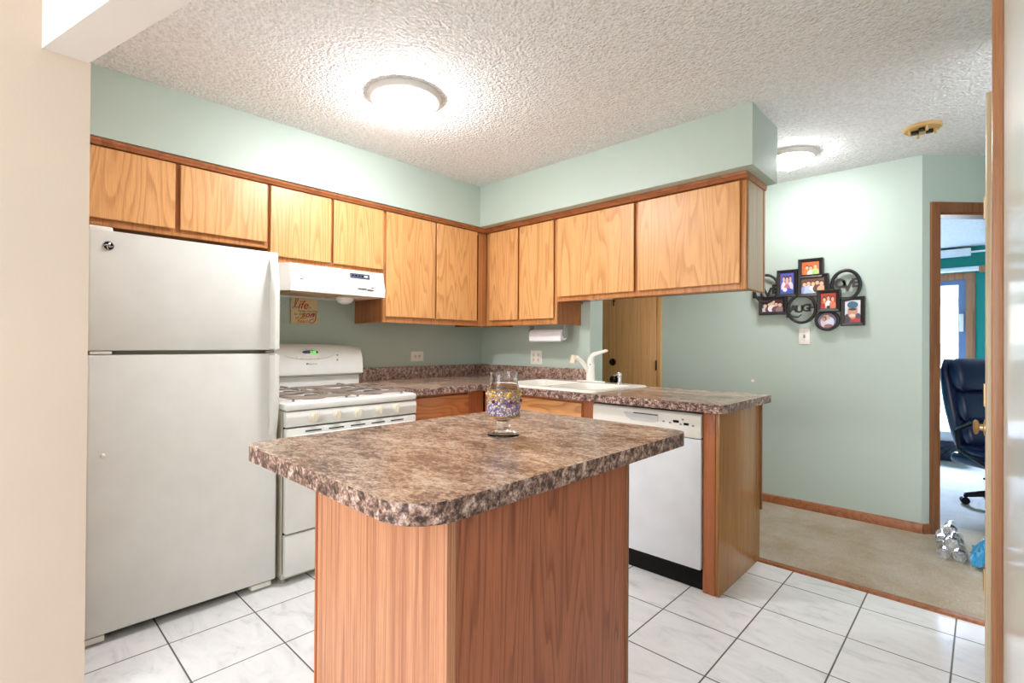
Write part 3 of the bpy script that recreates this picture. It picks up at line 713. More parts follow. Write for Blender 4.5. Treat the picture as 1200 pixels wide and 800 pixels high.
mb = MB(); p = px(404, 350, 'x', HX - .16); mb.lathe([(.052, .0), (.052, -.018), (.042, -.036), (.02, -.046), (0, -.048)], (HX - .16, p.y, 1.500), n=24); mb.build('light_cover', 'white_plastic', t)
MB().box(HX - .28, HX - .04, Ha + .38, Hb - .03, 1.492, 1.516, .004).build('bottom_plate', 'hood_plate', t)
for u, v, l in ((353.5, 326.5, .008), (424, 338.5, .03), (433.5, 340, .022), (436, 337.5, .012)):
    p = px(u, v, 'x', HX + .006); MB().box(hx(p.z) - .001, hx(p.z) + .0006, p.y - l, p.y + l, p.z - .003, p.z + .003).build('scuff', 'shadow_gap', t)

# ---------------------------------------------------------------- sink, faucet, dispenser
t = thing('sink', 'white enamel double-bowl sink set into the brown counter', 'sink', ((SX0 + SX1) / 2, (SY0 + SY1) / 2, ZC))
b = bmesh.new(); zr = ZC + .011
def loop(pts, z): 
    vs = [b.verts.new((x, y, z)) for x, y in pts]; return vs
outs = [loop(rrect(SX0 - .006 + i, SX1 + .006 - i, SY0 - .006 + i, SY1 + .006 - i, .05), z) for i, z in ((0, ZC + .0005), (.001, ZC + .006), (.008, zr))]
def join(A, B):
    for k in range(len(A)): b.faces.new((A[k], A[(k + 1) % len(A)], B[(k + 1) % len(A)], B[k]))
for A, B in zip(outs, outs[1:]): join(A, B)
edges = [b.edges.get((outs[-1][k], outs[-1][(k + 1) % len(outs[-1])])) for k in range(len(outs[-1]))]
xm = (SX0 + SX1) / 2 + .02; holes = []
for x0, x1 in ((SX0 + .035, xm - .016), (xm + .016, SX1 - .035)):
    y0, y1 = SY0 + .062, SY1 - .12
    hs = [loop(rrect(x0 + i, x1 - i, y0 + i, y1 - i, max(.02, .06 - i * .3)), z) for i, z in ((0, zr), (.006, zr - .006), (.012, zr - .04), (.025, zr - .15), (.05, zr - .175))]
    for A, B in zip(hs, hs[1:]): join(A, B)
    b.faces.new(hs[-1]); edges += [b.edges.get((hs[0][k], hs[0][(k + 1) % len(hs[0])])) for k in range(len(hs[0]))]
bmesh.ops.triangle_fill(b, edges=edges, use_beauty=True, use_dissolve=False)
bmesh.ops.recalc_face_normals(b, faces=b.faces); mb = MB(); mb.absorb(b); mb.build('basin', 'sink', t, angle=40)
for x0 in ((SX0 + .035 + xm - .016) / 2, (xm + .016 + SX1 - .035) / 2):
    MB().lathe([(.04, 0), (.038, .003), (.02, .001), (0, .001)], (x0, (SY0 + SY1) / 2 - .05, zr - .1745), n=24).build('drain', 'chrome', t)
# faucet
fx, fy = px(700, 446, 'z', zr).x + .03, SY1 - .055
t = thing('faucet', 'white single-lever kitchen faucet with pull-out spray, standing at the back of the sink', 'faucet', (fx, fy, zr))
mb = MB(); mb.prism([(fx + .12 * math.cos(k * PI / 16), fy + .03 * math.sin(k * PI / 16)) for k in range(32)], 'z', zr + .0005, zr + .010, .003, 2, True); mb.build('base_plate', 'white_plastic', t)
mb = MB(); mb.lathe([(.035, .010), (.031, .02), (.029, .09), (.030, .125), (.024, .14), (0, .142)], (fx, fy, zr), n=24); mb.build('body', 'white_plastic', t)
tip = px(672, 420, 'y', fy - .10); mb = MB(); A = Vector((fx, fy, zr + .05)); B = Vector((tip.x + .025, tip.y, tip.z + .012))
mb.tube([A, A.lerp(B, .25) + Vector((0, 0, .012)), A.lerp(B, .6) + Vector((0, 0, .016)), B], [.021, .018, .0155, .0145], 14); mb.build('spout', 'white_plastic', t)
mb = MB(); mb.lathe([(.017, .026), (.021, .022), (.021, -.012), (.0245, -.03), (.022, -.033), (0, -.033)], (tip.x, tip.y, tip.z), (.12, .08, 1), 20); mb.build('spray_head', 'cream_plastic', t)
ht = px(712, 411, 'y', fy - .01)
mb = MB(); mb.tube([(fx, fy, zr + .135), (fx + .004, fy, zr + .165), (fx + .025, fy, zr + .195), (ht.x - .012, ht.y, ht.z + .001), (ht.x, ht.y, ht.z)], [.027, .024, .018, .010, .0065], 14); mb.build('lever', 'white_plastic', t)
mb = MB(); mb.lathe([(.005, 0), (.005, .003), (0, .003)], (fx + .012, fy - .024, zr + .125), (.3, -1, .1), 10); mb.build('indicator', 'black', t)
dxp = px(730, 449, 'z', zr); t = thing('soap_dispenser', 'small chrome soap dispenser at the right rear corner of the sink', 'soap dispenser', (dxp.x + .01, SY1 - .03, zr))
dx_, dy_ = dxp.x + .005, SY1 - .045
mb = MB(); mb.lathe([(.020, .0005), (.019, .006), (.013, .012), (.012, .04), (.016, .046), (.017, .07), (.012, .078), (0, .08)], (dx_, dy_, zr), n=22); mb.build('pump', 'chrome', t)
mb = MB(); mb.tube([(dx_, dy_, zr + .062), (dx_ - .012, dy_ - .02, zr + .064), (dx_ - .02, dy_ - .035, zr + .056)], .006, 10); mb.build('nozzle', 'chrome', t)

# ---------------------------------------------------------------- paper towels, outlets, sign, under-cabinet lights
t0, t1 = px(624, 390, 'y', -.30), px(661, 389, 'y', -.30); tz = 1.275; ty = -.30
t = thing('paper_towel_holder', 'white paper towel holder mounted under the corner wall cabinet', 'paper towel holder', (t0.x, ty, 1.345))
for x in (t0.x - .014, t1.x + .014):
    mb = MB(); mb.prism([(ty - .03, 1.345), (ty + .03, 1.345), (ty + .022, tz - .01), (ty, tz - .028), (ty - .022, tz - .01)], 'x', x - .005, x + .005, .002); mb.build('bracket', 'grey', t)
mb = MB(); mb.cyl((t0.x - .012, ty, tz), (t1.x + .012, ty, tz), .012, 14); mb.build('rod', 'grey', t)
pr = MB(); pr.lathe([(.0135, 0), (.041, .0), (.042, .004), (.042, (t1.x - t0.x) - .004), (.041, t1.x - t0.x), (.0135, t1.x - t0.x)], (t0.x, ty, tz), (1, 0, 0), 36, cap=False, closed=True)
pts = [(-.047 * math.cos(k * .12) * 1 + 0, -.047 * math.sin(k * .12)) for k in range(0, 10)]
pr.prism([(ty - .0425, tz), (ty - .044, tz - .02), (ty - .040, tz - .046), (ty - .028, tz - .054), (ty - .0285, tz - .0525), (ty - .039, tz - .045), (ty - .0425, tz - .02), (ty - .0415, tz)], 'x', t0.x + .002, t1.x - .002)
tag(pr.build('paper_towel_roll', 'paper'), 'roll of white paper towels hanging under the wall cabinet', 'paper towels')
def outlet(name, label, M4, w_, h_, gangs, group=None, horiz=False):
    t = thing(name, label, 'outlet', M4.translation, group)
    mb = MB(); mb.box(-w_ / 2, w_ / 2, -h_ / 2, h_ / 2, .0005, .006, .002); mb.xform(M4); mb.build('wall_plate', 'white_plastic', t)
    for gx in gangs:
        for s in (-1, 1):
            cx, cy = (gx, s * .020) if not horiz else (s * .020, gx)
            mb = MB(); mb.prism(rrect(cx - .014, cx + .014, cy - .014, cy + .014, .008, 4), 'z', .005, .0075); mb.mi = 1
            for dx, dy in ((-.005, .003), (.005, .003)): mb.box(cx + dx - .0013, cx + dx + .0013, cy + dy - .004, cy + dy + .004, .0074, .0079)
            mb.lathe([(.0028, .0074), (.0028, .0079)], (cx, cy - .007, 0), n=10); mb.xform(M4); mb.build('socket', ['cream_plastic', 'black'], t)
a, b_ = px(481, 411.6, 'x', WX), px(496, 423, 'x', WX)
outlet('wall_outlet', 'cream wall outlet mounted sideways above the backsplash left of the corner', face_x((a.y + b_.y) / 2, (a.z + b_.z) / 2, WX), .122, .078, (0,), 'wall outlets above the backsplash', True)
a, b_ = px(622, 410.5, 'y', WY), px(635.5, 427, 'y', WY)
outlet('wall_outlet', 'white square double outlet on the back wall below the paper towels', face_my((a.x + b_.x) / 2, (a.z + b_.z) / 2, WY), .118, .114, (-.026, .026), 'wall outlets above the backsplash')
a, b_ = px(936.5, 385, 'y', FY), px(949, 403, 'y', FY); sw = face_my((a.x + b_.x) / 2, (a.z + b_.z) / 2, FY)
t = thing('light_switch', 'white light switch on the sage wall below the photo frames', 'light switch', sw.translation)
mb = MB(); mb.box(-.036, .036, -.058, .058, .0005, .006, .002); mb.xform(sw); mb.build('wall_plate', 'white_plastic', t)
mb = MB(); mb.box(-.006, .006, -.013, .013, .005, .0065); mb.hexa([(-.004, -.008, .006), (.004, -.008, .006), (.004, .002, .006), (-.004, .002, .006)], [(-.003, .001, .017), (.003, .001, .017), (.003, .006, .014), (-.003, .006, .014)]); mb.xform(sw); mb.build('toggle', 'grey', t)
for s in (-1, 1): MB().lathe([(.003, .006), (.003, .007)], n=10).xform(sw @ Matrix.Translation((0, s * .03, 0))).build('screw', 'grey', t)
hp_ = px(882, 446, 'y', FY); mb = MB(); mb.lathe([(.008, .0004), (.012, .0015), (.0085, .004), (.003, .002), (0, .002)], (hp_.x, FY, hp_.z), (0, -1, 0), 14); tag(mb.build('wall_anchor', 'white_plastic'), 'small bare white wall anchor in the sage wall right of the peninsula', 'wall anchor')
# song sign
a, b_ = px(341, 347.5, 'x', WX + .012), px(372, 380, 'x', WX + .012); sy0, sy1, sz1, sz0 = a.y, b_.y, a.z + .004, b_.z
def signboard():
    t = NT('mottled_gold_canvas'); n = t.noise(t.coord(), 14, 4, .6, .4)
    return t.base(t.ramp(n, [(.32, srgb(226, 186, 112)), (.48, srgb(228, 200, 148)), (.66, srgb(214, 196, 168))]), .8)
M['sign'] = signboard(); M['sign_red'] = plain('red_lettering', (178, 58, 38), .7); M['sign_dark'] = plain('brown_lettering', (110, 92, 74), .7)
t = thing('wall_sign', 'small gold square canvas with red handwriting hung on the wall behind the stove', 'sign', (WX, (sy0 + sy1) / 2, sz0))
MB().box(WX + .001, WX + .015, sy0, sy1, sz0, sz1, .002).build('canvas', 'sign', t)
sw_ = sy1 - sy0; sh = sz1 - sz0; X_ = WX + .0153
def sp(u, v): return (X_, sy0 + u * sw_, sz1 - v * sh)
mb = MB()
mb.tube([sp(*q) for q in ((.05, .43), (.12, .38), (.2, .22), (.26, .08), (.24, .03), (.18, .08), (.14, .24), (.15, .38), (.2, .41), (.25, .36))], .0026, 6)
mb.mesh(text_mesh('ife', .075, .0006, .3, .0006), face_x(sy0 + .43 * sw_, sz1 - .31 * sh, X_))
mb.mesh(text_mesh('son', .058, .0006, .3, .0009), face_x(sy0 + .62 * sw_, sz1 - .645 * sh, X_))
mb.tube([sp(*q) for q in ((.9, .60), (.83, .585), (.79, .64), (.81, .70), (.88, .67), (.92, .60), (.93, .72), (.9, .86), (.82, .95), (.72, .96), (.67, .91), (.72, .84), (.84, .80))], .0026, 6)
mb.mesh(text_mesh('heart', .034, .0004, .25), face_x(sy0 + .42 * sw_, sz1 - .90 * sh, X_)); mb.build('red_lettering', 'sign_red', t)
mb = MB()
for s_, u, v in (('is', .70, .38), ('keep moving', .62, .515), ('to the', .28, .635), ('of your', .36, .775)): mb.mesh(text_mesh(s_, .026, .0004, .2), face_x(sy0 + u * sw_, sz1 - v * sh, X_))
mb.build('brown_lettering', 'sign_dark', t)
# under-cabinet lights
ua, ub = px(688, 352.5, 'y', -.36), px(718, 348, 'y', -.36)
for k in range(3):
    xx = ua.x + (ub.x - ua.x) * (k + .5) / 3
    mb = MB(); mb.lathe([(.032, 0), (.032, -.008), (.026, -.013), (0, -.013)], (xx, -.36, 1.5225), n=24)
    tag(mb.build('puck_light', 'white_plastic'), ['left', 'middle', 'right'][k] + ' of three flat white puck lights under the wide wall cabinet', 'light', 'puck lights under the wide cabinet')

# ---------------------------------------------------------------- mosaic goblet
gp = px(590, 510.5, 'z', IZ); gx, gy = gp.x, gp.y
t = thing('glass_goblet', 'footed glass candle holder with purple and gold mosaic band standing on the island', 'candle holder', (gx, gy, IZ))
mb = MB(); gz = IZ
outp = [(0, .0008), (.045, .0008), (.047, .004), (.045, .008), (.034, .012), (.021, .016), (.0175, .022), (.020, .026), (.0185, .031), (.0195, .038), (.0185, .044), (.026, .050), (.040, .055), (.0455, .062), (.046, .134), (.0445, .141), (.0405, .150), (.0400, .164), (.0395, .176), (.0400, .184)]
inp = [(.0380, .184), (.0375, .176), (.0380, .152), (.0425, .140), (.0435, .132), (.0432, .068), (.038, .061), (.02, .058), (0, .057)]
mb.lathe(outp + inp, (gx, gy, gz), n=40, cap=False); mb.build('glass_bowl', 'glass', t, angle=60)
def mosaic():
    t = NT('mosaic_chips'); v = t.coord((1, 1, 1)); vo = t.n('ShaderNodeTexVoronoi', {'Vector': v, 'Scale': 150}); se = t.n('ShaderNodeSeparateColor', {0: vo.outputs['Color']})
    c = t.ramp(se.outputs[0], [(0, srgb(132, 110, 196)), (.2, srgb(164, 148, 220)), (.42, srgb(224, 206, 234)), (.56, srgb(196, 150, 190)), (.66, srgb(232, 206, 150)), (.74, srgb(236, 234, 240)), (.93, srgb(120, 90, 180))], 'CONSTANT')
    z = t.n('ShaderNodeSeparateXYZ', {0: t.n('ShaderNodeTexCoord').outputs['Object']}).outputs[2]
    up = t.n('ShaderNodeMapRange', {'Value': z, 'From Min': IZ + .098, 'From Max': IZ + .112}).outputs[0]
    warm = t.ramp(se.outputs[1], [(0, srgb(238, 200, 110)), (.3, srgb(226, 170, 130)), (.5, srgb(232, 226, 220)), (.75, srgb(190, 150, 190))], 'CONSTANT')
    c = t.mix(up, c, warm)
    d = t.n('ShaderNodeTexVoronoi', {'Vector': v, 'Scale': 150}, feature='DISTANCE_TO_EDGE').outputs['Distance']
    c = t.mix(t.ramp(d, [(.04, (1, 1, 1, 1)), (.1, (0, 0, 0, 1))]), c, srgb(120, 104, 84))
    t.bump(t.n('ShaderNodeMapRange', {'Value': d, 'From Max': .2}).outputs[0], .8, .003); return t.base(c, .12, .1)
M['mosaic'] = mosaic(); M['ruby'] = plain('ruby_bead', (120, 20, 36), .12); M['amber'] = plain('amber_gem', (240, 190, 60), .15); M['gold_bead'] = plain('gold_bead', (196, 160, 90), .3, .7)
mb = MB(); mb.lathe([(.0462, .061), (.0482, .063), (.0484, .130), (.0462, .133)], (gx, gy, gz), n=44, cap=False, closed=True); mo = mb.build('mosaic_band', 'mosaic', t)
for zz, rr in ((.059, .0028), (.1345, .0018)):
    mb = MB()
    mb.tube([(gx + .0474 * math.cos(k * PI / 40), gy + .0474 * math.sin(k * PI / 40), gz + zz) for k in range(80)], [rr * (1 if k % 2 else .55) for k in range(80)], 6, True)
    mb.build('bead_trim', 'gold_bead', t)
fa = math.atan2(CAM.y - gy, CAM.x - gx)
for k in range(12):
    a = fa + .42 + k * PI / 6; mb = MB(); mb.ball((gx + .049 * math.cos(a), gy + .049 * math.sin(a), gz + .102), .0045, u=10, v=8); mb.build('gem', 'ruby' if k % 2 == 0 else 'gold_bead', mo)
for k in range(6):
    a = fa + .28 + k * PI / 3; mb = MB(); mb.ball((gx + .0485 * math.cos(a), gy + .0485 * math.sin(a), gz + .120), .0058, 1, 1, .8, u=12, v=8); mb.build('gem', 'amber', mo)

# ---------------------------------------------------------------- photo collage on the far wall
M['ph'] = {}
def pm(c):
    k = 'print_%02x%02x%02x' % c
    if k not in M: M[k] = plain(k, c, .4, var=.12)
    return k
FYW = FY - .001
fa_, fb_ = px(910, 317, 'y', FY - .02), px(1013, 387, 'y', FY - .02)
t = thing('photo_collage', 'black multi-photo wall frame with word rings hung on the sage wall', 'picture frame', ((fa_.x + fb_.x) / 2, FY, fb_.z))
DEPTH = FY - .045
def R4(u0, v0, u1, v1, y=DEPTH):
    a, b_ = px(u0, v0, 'y', y), px(u1, v1, 'y', y); return a.x, b_.x, b_.z, a.z
def rectframe(u0, v0, u1, v1, bg, blobs, y=DEPTH, wd=.024):
    x0, x1, z0, z1 = R4(u0, v0, u1, v1, y); mb = MB()
    for k in range(1):
        o = [(x0, z0), (x1, z0), (x1, z1), (x0, z1)]; b = bmesh.new()
        def rg(i, yy): return [b.verts.new((x + (i if x == x0 else -i), yy, z + (i if z == z0 else -i))) for x, z in o]
        rs = [rg(0, FYW), rg(0, y + .004), rg(.004, y), rg(wd - .004, y + .006), rg(wd, y + .010), rg(wd, FYW)]
        for A, B in zip(rs, rs[1:] + rs[:1]):
            for j in range(4): b.faces.new((A[j], A[(j + 1) % 4], B[(j + 1) % 4], B[j]))
        bmesh.ops.recalc_face_normals(b, faces=b.faces); mb.absorb(b)
    f = mb.build('photo_frame', 'frame_black', t, angle=20)
    picture(x0 + wd - .001, x1 - wd + .001, z0 + wd - .001, z1 - wd + .001, y + .011, bg, blobs, f)
def clip(poly, x0, x1, z0, z1): return [(min(max(x, x0), x1), min(max(z, z0), z1)) for x, z in poly]
def picture(x0, x1, z0, z1, y, bg, blobs, parent, oval=False):
    mats = [pm(bg)]; mb = MB()
    if oval:
        cx, cz = (x0 + x1) / 2, (z0 + z1) / 2; mb.prism([(cx + (x1 - x0) / 2 * math.cos(k * PI / 16), cz + (z1 - z0) / 2 * math.sin(k * PI / 16)) for k in range(32)], 'y', y, y + .003)
    else: mb.box(x0, x1, y, y + .003, z0, z1)
    for i, (u, v, a, b2, c) in enumerate(blobs):
        k = pm(c)
        if k not in mats: mats.append(k)
        mb.mi = mats.index(k); cx, cz = x0 + (x1 - x0) * u, z1 - (z1 - z0) * v
        el = [(cx + a * (x1 - x0) * math.cos(q * PI / 12), cz + b2 * (z1 - z0) * math.sin(q * PI / 12)) for q in range(24)]
        el = clip(el, x0, x1, z0, z1); cl = []
        for p in el:
            if not cl or (abs(p[0] - cl[-1][0]) + abs(p[1] - cl[-1][1])) > 1e-5: cl.append(p)
        while len(cl) > 3 and abs(cl[0][0] - cl[-1][0]) + abs(cl[0][1] - cl[-1][1]) < 1e-5: cl.pop()
        if len(cl) > 2:
            try: mb.prism(cl, 'y', y - .0004 - .00015 * i, y + .0005)
            except ValueError: pass
    return mb.build('photo', mats, parent, smooth=False)
SK, SK2, HR = (226, 178, 150), (196, 140, 112), (52, 36, 34)
def folk(spec):
    out = []
    for u, v, s, shirt, hair in spec:
        out += [(u, v + s * 1.9, s * .95, s * 1.3, shirt), (u, v - s * .18, s * .52, s * .72, hair), (u, v + .06 * s, s * .42, s * .62, SK)]
    return out
rectframe(910, 317, 934, 347, (92, 92, 170), folk([(.26, .3, .2, (220, 214, 224), HR), (.74, .3, .2, (214, 206, 220), HR), (.5, .36, .26, (196, 110, 128), (58, 60, 110))]) + [(.5, .92, .5, .2, (70, 90, 170)), (.35, .8, .16, .1, (222, 222, 236))])
rectframe(935, 304, 964, 324, (206, 104, 52), folk([(.3, .45, .22, (226, 120, 60), HR), (.52, .5, .22, (232, 226, 220), (120, 60, 40)), (.78, .4, .22, (170, 200, 120), (150, 90, 50))]))
rectframe(934.5, 322.5, 970, 346, (112, 82, 66), folk([(.14, .42, .2, (150, 160, 200), HR), (.32, .36, .2, (190, 190, 214), HR), (.52, .4, .2, (226, 220, 214), (92, 60, 44)), (.7, .34, .2, (96, 76, 70), HR), (.88, .4, .2, (226, 170, 130), HR)]) + [(.3, .95, .2, .2, (170, 196, 226))])
rectframe(889, 348, 921, 368, (70, 40, 46), folk([(.14, .5, .22, (206, 196, 200), HR), (.36, .4, .22, (90, 56, 60), HR), (.5, .3, .24, (232, 226, 232), (220, 200, 190)), (.68, .42, .22, (110, 66, 76), HR), (.86, .46, .22, (150, 120, 124), HR)]))
rectframe(957, 340, 984, 364.5, (176, 60, 36), folk([(.24, .42, .22, (206, 150, 110), HR), (.5, .34, .22, (236, 232, 228), HR), (.78, .4, .22, (214, 120, 90), (90, 40, 30))]) + [(.14, .85, .16, .2, (190, 40, 40)), (.5, .92, .12, .1, (40, 30, 30))], DEPTH - .012)
rectframe(985, 348, 1013, 381, (202, 206, 212), [(.5, .95, .6, .28, (176, 44, 52)), (.18, .82, .2, .2, (58, 52, 66)), (.5, .52, .32, .34, SK2), (.5, .22, .34, .16, (54, 96, 122)), (.5, .42, .26, .05, (44, 36, 38)), (.48, .70, .2, .08, (232, 200, 184)), (.84, .72, .16, .12, (70, 66, 80))])
def roundring(u0, v0, u1, v1, y, name='word_ring', r=.010, knurl=False):
    x0, x1, z0, z1 = R4(u0, v0, u1, v1, y); cx, cz, rxx, rz = (x0 + x1) / 2, (z0 + z1) / 2, (x1 - x0) / 2 - r, (z1 - z0) / 2 - r
    mb = MB(); n_ = 40
    mb.tube([(cx + rxx * math.cos(2 * PI * k / n_), y + .012, cz + rz * math.sin(2 * PI * k / n_)) for k in range(n_)], r, 10, True)
    if knurl:
        for k in range(44):
            a = 2 * PI * k / 44; mb.ball((cx + rxx * math.cos(a), y + .006, cz + rz * math.sin(a)), .0085, .6, 1, .6, 8, 6)
    for a in (0.6, 2.4, 4.0, 5.4): mb.cyl((cx + rxx * math.cos(a), y + .012, cz + rz * math.sin(a)), (cx + rxx * math.cos(a), FYW, cz + rz * math.sin(a)), .005, 8)
    return mb.build(name, 'frame_black', t), cx, cz, rxx, rz
def word(ring, txts, y):
    mb = MB()
    for s_, x, z, sz in txts: mb.mesh(text_mesh(s_, sz, .004, 0, .0035), face_my(x, z, y))
    mb.build('lettering', 'frame_black', ring)
rg_, cx, cz, rxx, rz = roundring(882, 322, 913, 355, DEPTH); word(rg_, [('L', cx - .075, cz - .035, .10), ('I', cx - .035, cz - .03, .09), ('V', cx + .010, cz - .035, .10), ('E', cx + .062, cz - .01, .09)], DEPTH + .012)
rg_, cx, cz, rxx, rz = roundring(921, 345, 957, 379, DEPTH); word(rg_, [('L', cx - .080, cz - .03, .10), ('A', cx - .054, cz + .0, .068), ('U', cx - .014, cz - .004, .072), ('G', cx + .030, cz + .004, .074), ('H', cx + .072, cz + .004, .072)], DEPTH + .012)
mb = MB(); mb.tube([(cx - .085, DEPTH + .012, cz - .02), (cx - .06, DEPTH + .012, cz - .055), (cx - .02, DEPTH + .012, cz - .06), (cx, DEPTH + .012, cz - .04)], .005, 8); mb.build('letter_tail', 'frame_black', rg_)
rg_, cx, cz, rxx, rz = roundring(972, 316, 1010, 352, DEPTH, knurl=True, r=.012); word(rg_, [('L', cx - .078, cz - .02, .09), ('O', cx - .034, cz + .010, .088), ('V', cx + .010, cz - .010, .098), ('E', cx + .055, cz + .010, .084)], DEPTH + .012)
x0, x1, z0, z1 = R4(954, 363.5, 984, 387.5, DEPTH); rg_, cx, cz, rxx, rz = roundring(954, 363.5, 984, 387.5, DEPTH, 'photo_frame', .011)
picture(cx - rxx, cx + rxx, cz - rz, cz + rz, DEPTH + .013, (112, 100, 130), [(.4, .55, .2, .34, (214, 190, 190)), (.62, .6, .2, .3, (196, 206, 226)), (.5, .34, .13, .15, SK), (.36, .4, .12, .14, (90, 66, 66)), (.34, .42, .09, .11, SK2), (.56, .82, .2, .12, (150, 96, 96))], rg_, True)

# ---------------------------------------------------------------- ceiling lights, smoke detector base
def ceiling_light(label, c, r, mat):
    t = thing('ceiling_light', label, 'ceiling light', (c[0], c[1], H), 'round flush ceiling lights')
    mb = MB(); mb.lathe([(r * .5, -.0005), (r, -.0005), (r * 1.0, -.010), (r * .97, -.020), (r * .90, -.028), (r * .84, -.028), (r * .80, -.024), (r * .80, -.012), (r * .5, -.012)], (c[0], c[1], H), n=56, cap=False, closed=True); mb.build('rim', 'steel' if False else 'white_metal', t)
    mb = MB(); pr = [(r * .795 * math.cos(a) ** .9, -.022 - r * .40 * math.sin(a)) for a in [k * PI / 2 / 11 for k in range(12)]]; pr[-1] = (0, pr[-1][1])
    mb.lathe(pr, (c[0], c[1], H), n=48, cap=False); mb.build('glass_bowl', mat, t)
    zb = H - .022 - r * .40; mb = MB(); mb.lathe([(.004, .002), (.011, -.002), (.012, -.007), (.006, -.011), (.007, -.016), (0, -.019)], (c[0], c[1], zb), n=16); mb.build('finial', 'steel', t)
M['white_metal'] = plain('brushed_white_metal', (226, 222, 216), .4, .0)
kl = px(475, 117, 'z', H - .015); ceiling_light('large round lit ceiling light over the kitchen', (kl.x, kl.y), .182, 'lamp_kitchen')
hl = px(925, 185, 'z', H - .015); ceiling_light('smaller round lit ceiling light in the hall, beyond the hung cabinets', (hl.x, hl.y), .155, 'lamp_hall')
sp_ = px(1081, 151, 'z', H - .01)
t = thing('smoke_detector', 'yellowed open smoke detector base on the hall ceiling', 'smoke detector', (sp_.x, sp_.y, H))
MB().lathe([(.0, -.0005), (.088, -.0005), (.088, -.010), (.082, -.016), (0, -.016)], (sp_.x, sp_.y, H), n=36).build('base_plate', 'yellowed', t)
for k, (dx, dy, ww) in enumerate(((-.035, 0, .02), (.03, .02, .016), (.0, -.035, .014))): MB().box(sp_.x + dx - ww, sp_.x + dx + ww, sp_.y + dy - .014, sp_.y + dy + .014, H - .034, H - .0155, .003).build('terminal', 'bronze', t)
for k in range(4): a = k * PI / 2 + .4; MB().cyl((sp_.x + .06 * math.cos(a), sp_.y + .06 * math.sin(a), H - .0155), (sp_.x + .06 * math.cos(a), sp_.y + .06 * math.sin(a), H - .042), .006, 10).build('post', 'yellowed', t)

# ---------------------------------------------------------------- the bedroom beyond the doorway
TYW = 5.1
a, b_ = px(1098, 322, 'y', TYW), px(1143, 318.5, 'y', TYW); gx1 = b_.x; gx0 = gx1 - 1.9; gzt = (a.z + b_.z) / 2
mb = MB(); mb.box(.9, gx0, TYW, TYW + .12, 0, H); mb.box(gx1, 6.4, TYW, TYW + .12, 0, H); mb.box(gx0, gx1, TYW, TYW + .12, gzt, H); struct(mb, 'wall_bedroom', 'teal')
struct(MB().box(.85, .95, 1.0, TYW, 0, H), 'wall_bedroom_left', 'teal')
struct(MB().box(6.3, 6.4, 3.0, TYW, 0, H), 'wall_bedroom_right', 'teal')
fw_ = .085
mb = MB(); mb.box(gx0, gx0 + fw_, TYW - .02, TYW + .05, 0, gzt, .004); mb.box(gx1 - fw_, gx1, TYW - .02, TYW + .05, 0, gzt, .004); mb.box(gx0 + fw_, gx1 - fw_, TYW - .02, TYW + .05, gzt - fw_, gzt, .004)
wd = struct(mb, 'window_1', 'casing')
mb = MB(); x0, x1 = gx0 + fw_, gx1 - fw_; zt = gzt - fw_
mb.box(x0, x1, TYW + .0, TYW + .05, 0, .07); mb.box(x0, x1, TYW, TYW + .05, zt - .06, zt); mb.box(x0, x0 + .06, TYW, TYW + .05, .07, zt - .06); mb.box(x1 - .07, x1, TYW, TYW + .05, .07, zt - .06); mb.box((x0 + x1) / 2 - .05, (x0 + x1) / 2 + .05, TYW, TYW + .05, .07, zt - .06)
mb.build('window_frame', 'blue_frame', wd)
MB().box(x0 + .06, x1 - .07, TYW + .022, TYW + .028, .07, zt - .06).build('window_pane', 'pane', wd)
p = px(1132.5, 378, 'y', TYW - .01); MB().box(x1 - .06, x1 - .02, TYW - .03, TYW, p.z - .11, p.z + .11, .006).build('handle', 'white_plastic', wd)
t = thing('curtain_rod', 'white curtain rod mounted above the patio door in the teal bedroom', 'curtain rod', (gx1, TYW - .07, gzt + .04))
pr0, pr1 = px(1098, 322, 'y', TYW - .07), px(1147, 317.5, 'y', TYW - .07); zr_ = gzt + .035
MB().cyl((gx0, TYW - .07, zr_), (pr1.x, TYW - .07, zr_), .03, 14).build('rod', 'blind', t)
MB().box(pr1.x, pr1.x + .06, TYW - .1, TYW, zr_ - .045, zr_ + .03, .005).build('bracket', 'casing', t)
vz = px(1110, 297, 'y', TYW - .1); vx = px(1138, 294, 'y', TYW - .1).x
t = thing('track_valance', 'white valance box high on the teal bedroom wall, below the ceiling', 'valance', (gx0, TYW, vz.z))
MB().box(gx0 - .2, vx, TYW - .12, TYW - .001, vz.z - .045, vz.z + .045, .012).build('box', 'blind', t)
MB().cyl((vx - .01, TYW - .06, vz.z - .0), (vx + .6, TYW - .06, vz.z), .012, 10).build('rail', 'blind', t)
# house across the yard, seen through the glass
t = thing('neighbour_house', 'pale brick house across the yard, seen through the patio door', 'house', (2.5, 10.2, -.1))
def brickm():
    t = NT('pale_brick'); br = t.n('ShaderNodeTexBrick', {'Vector': t.n('ShaderNodeMapping', {'Vector': t.n('ShaderNodeTexCoord').outputs['Object'], 'Rotation': (PI / 2, 0, 0)}).outputs[0], 'Color1': srgb(238, 232, 224), 'Color2': srgb(224, 216, 208), 'Mortar': srgb(244, 242, 240), 'Scale': 1.0, 'Brick Width': .3, 'Row Height': .1, 'Mortar Size': .012}); return t.base(br.outputs[0], .8)
M['brick'] = brickm()
MB().box(-2, 7, 10.0, 10.6, -.1, 2.0).build('brick_wall', 'brick', t)
MB().box(-2, 7, 9.9, 10.6, 2.15, 4.2).build('siding', 'brick_white', t)
MB().box(-2.1, 7.1, 9.75, 10.6, 2.0, 2.15).build('ledge', 'grey', t)
p = px(1111, 410, 'y', 10); MB().box(p.x - .3, p.x + .05, 9.97, 10.0, p.z - .3, p.z + .12, .01).build('window', 'grey', t)
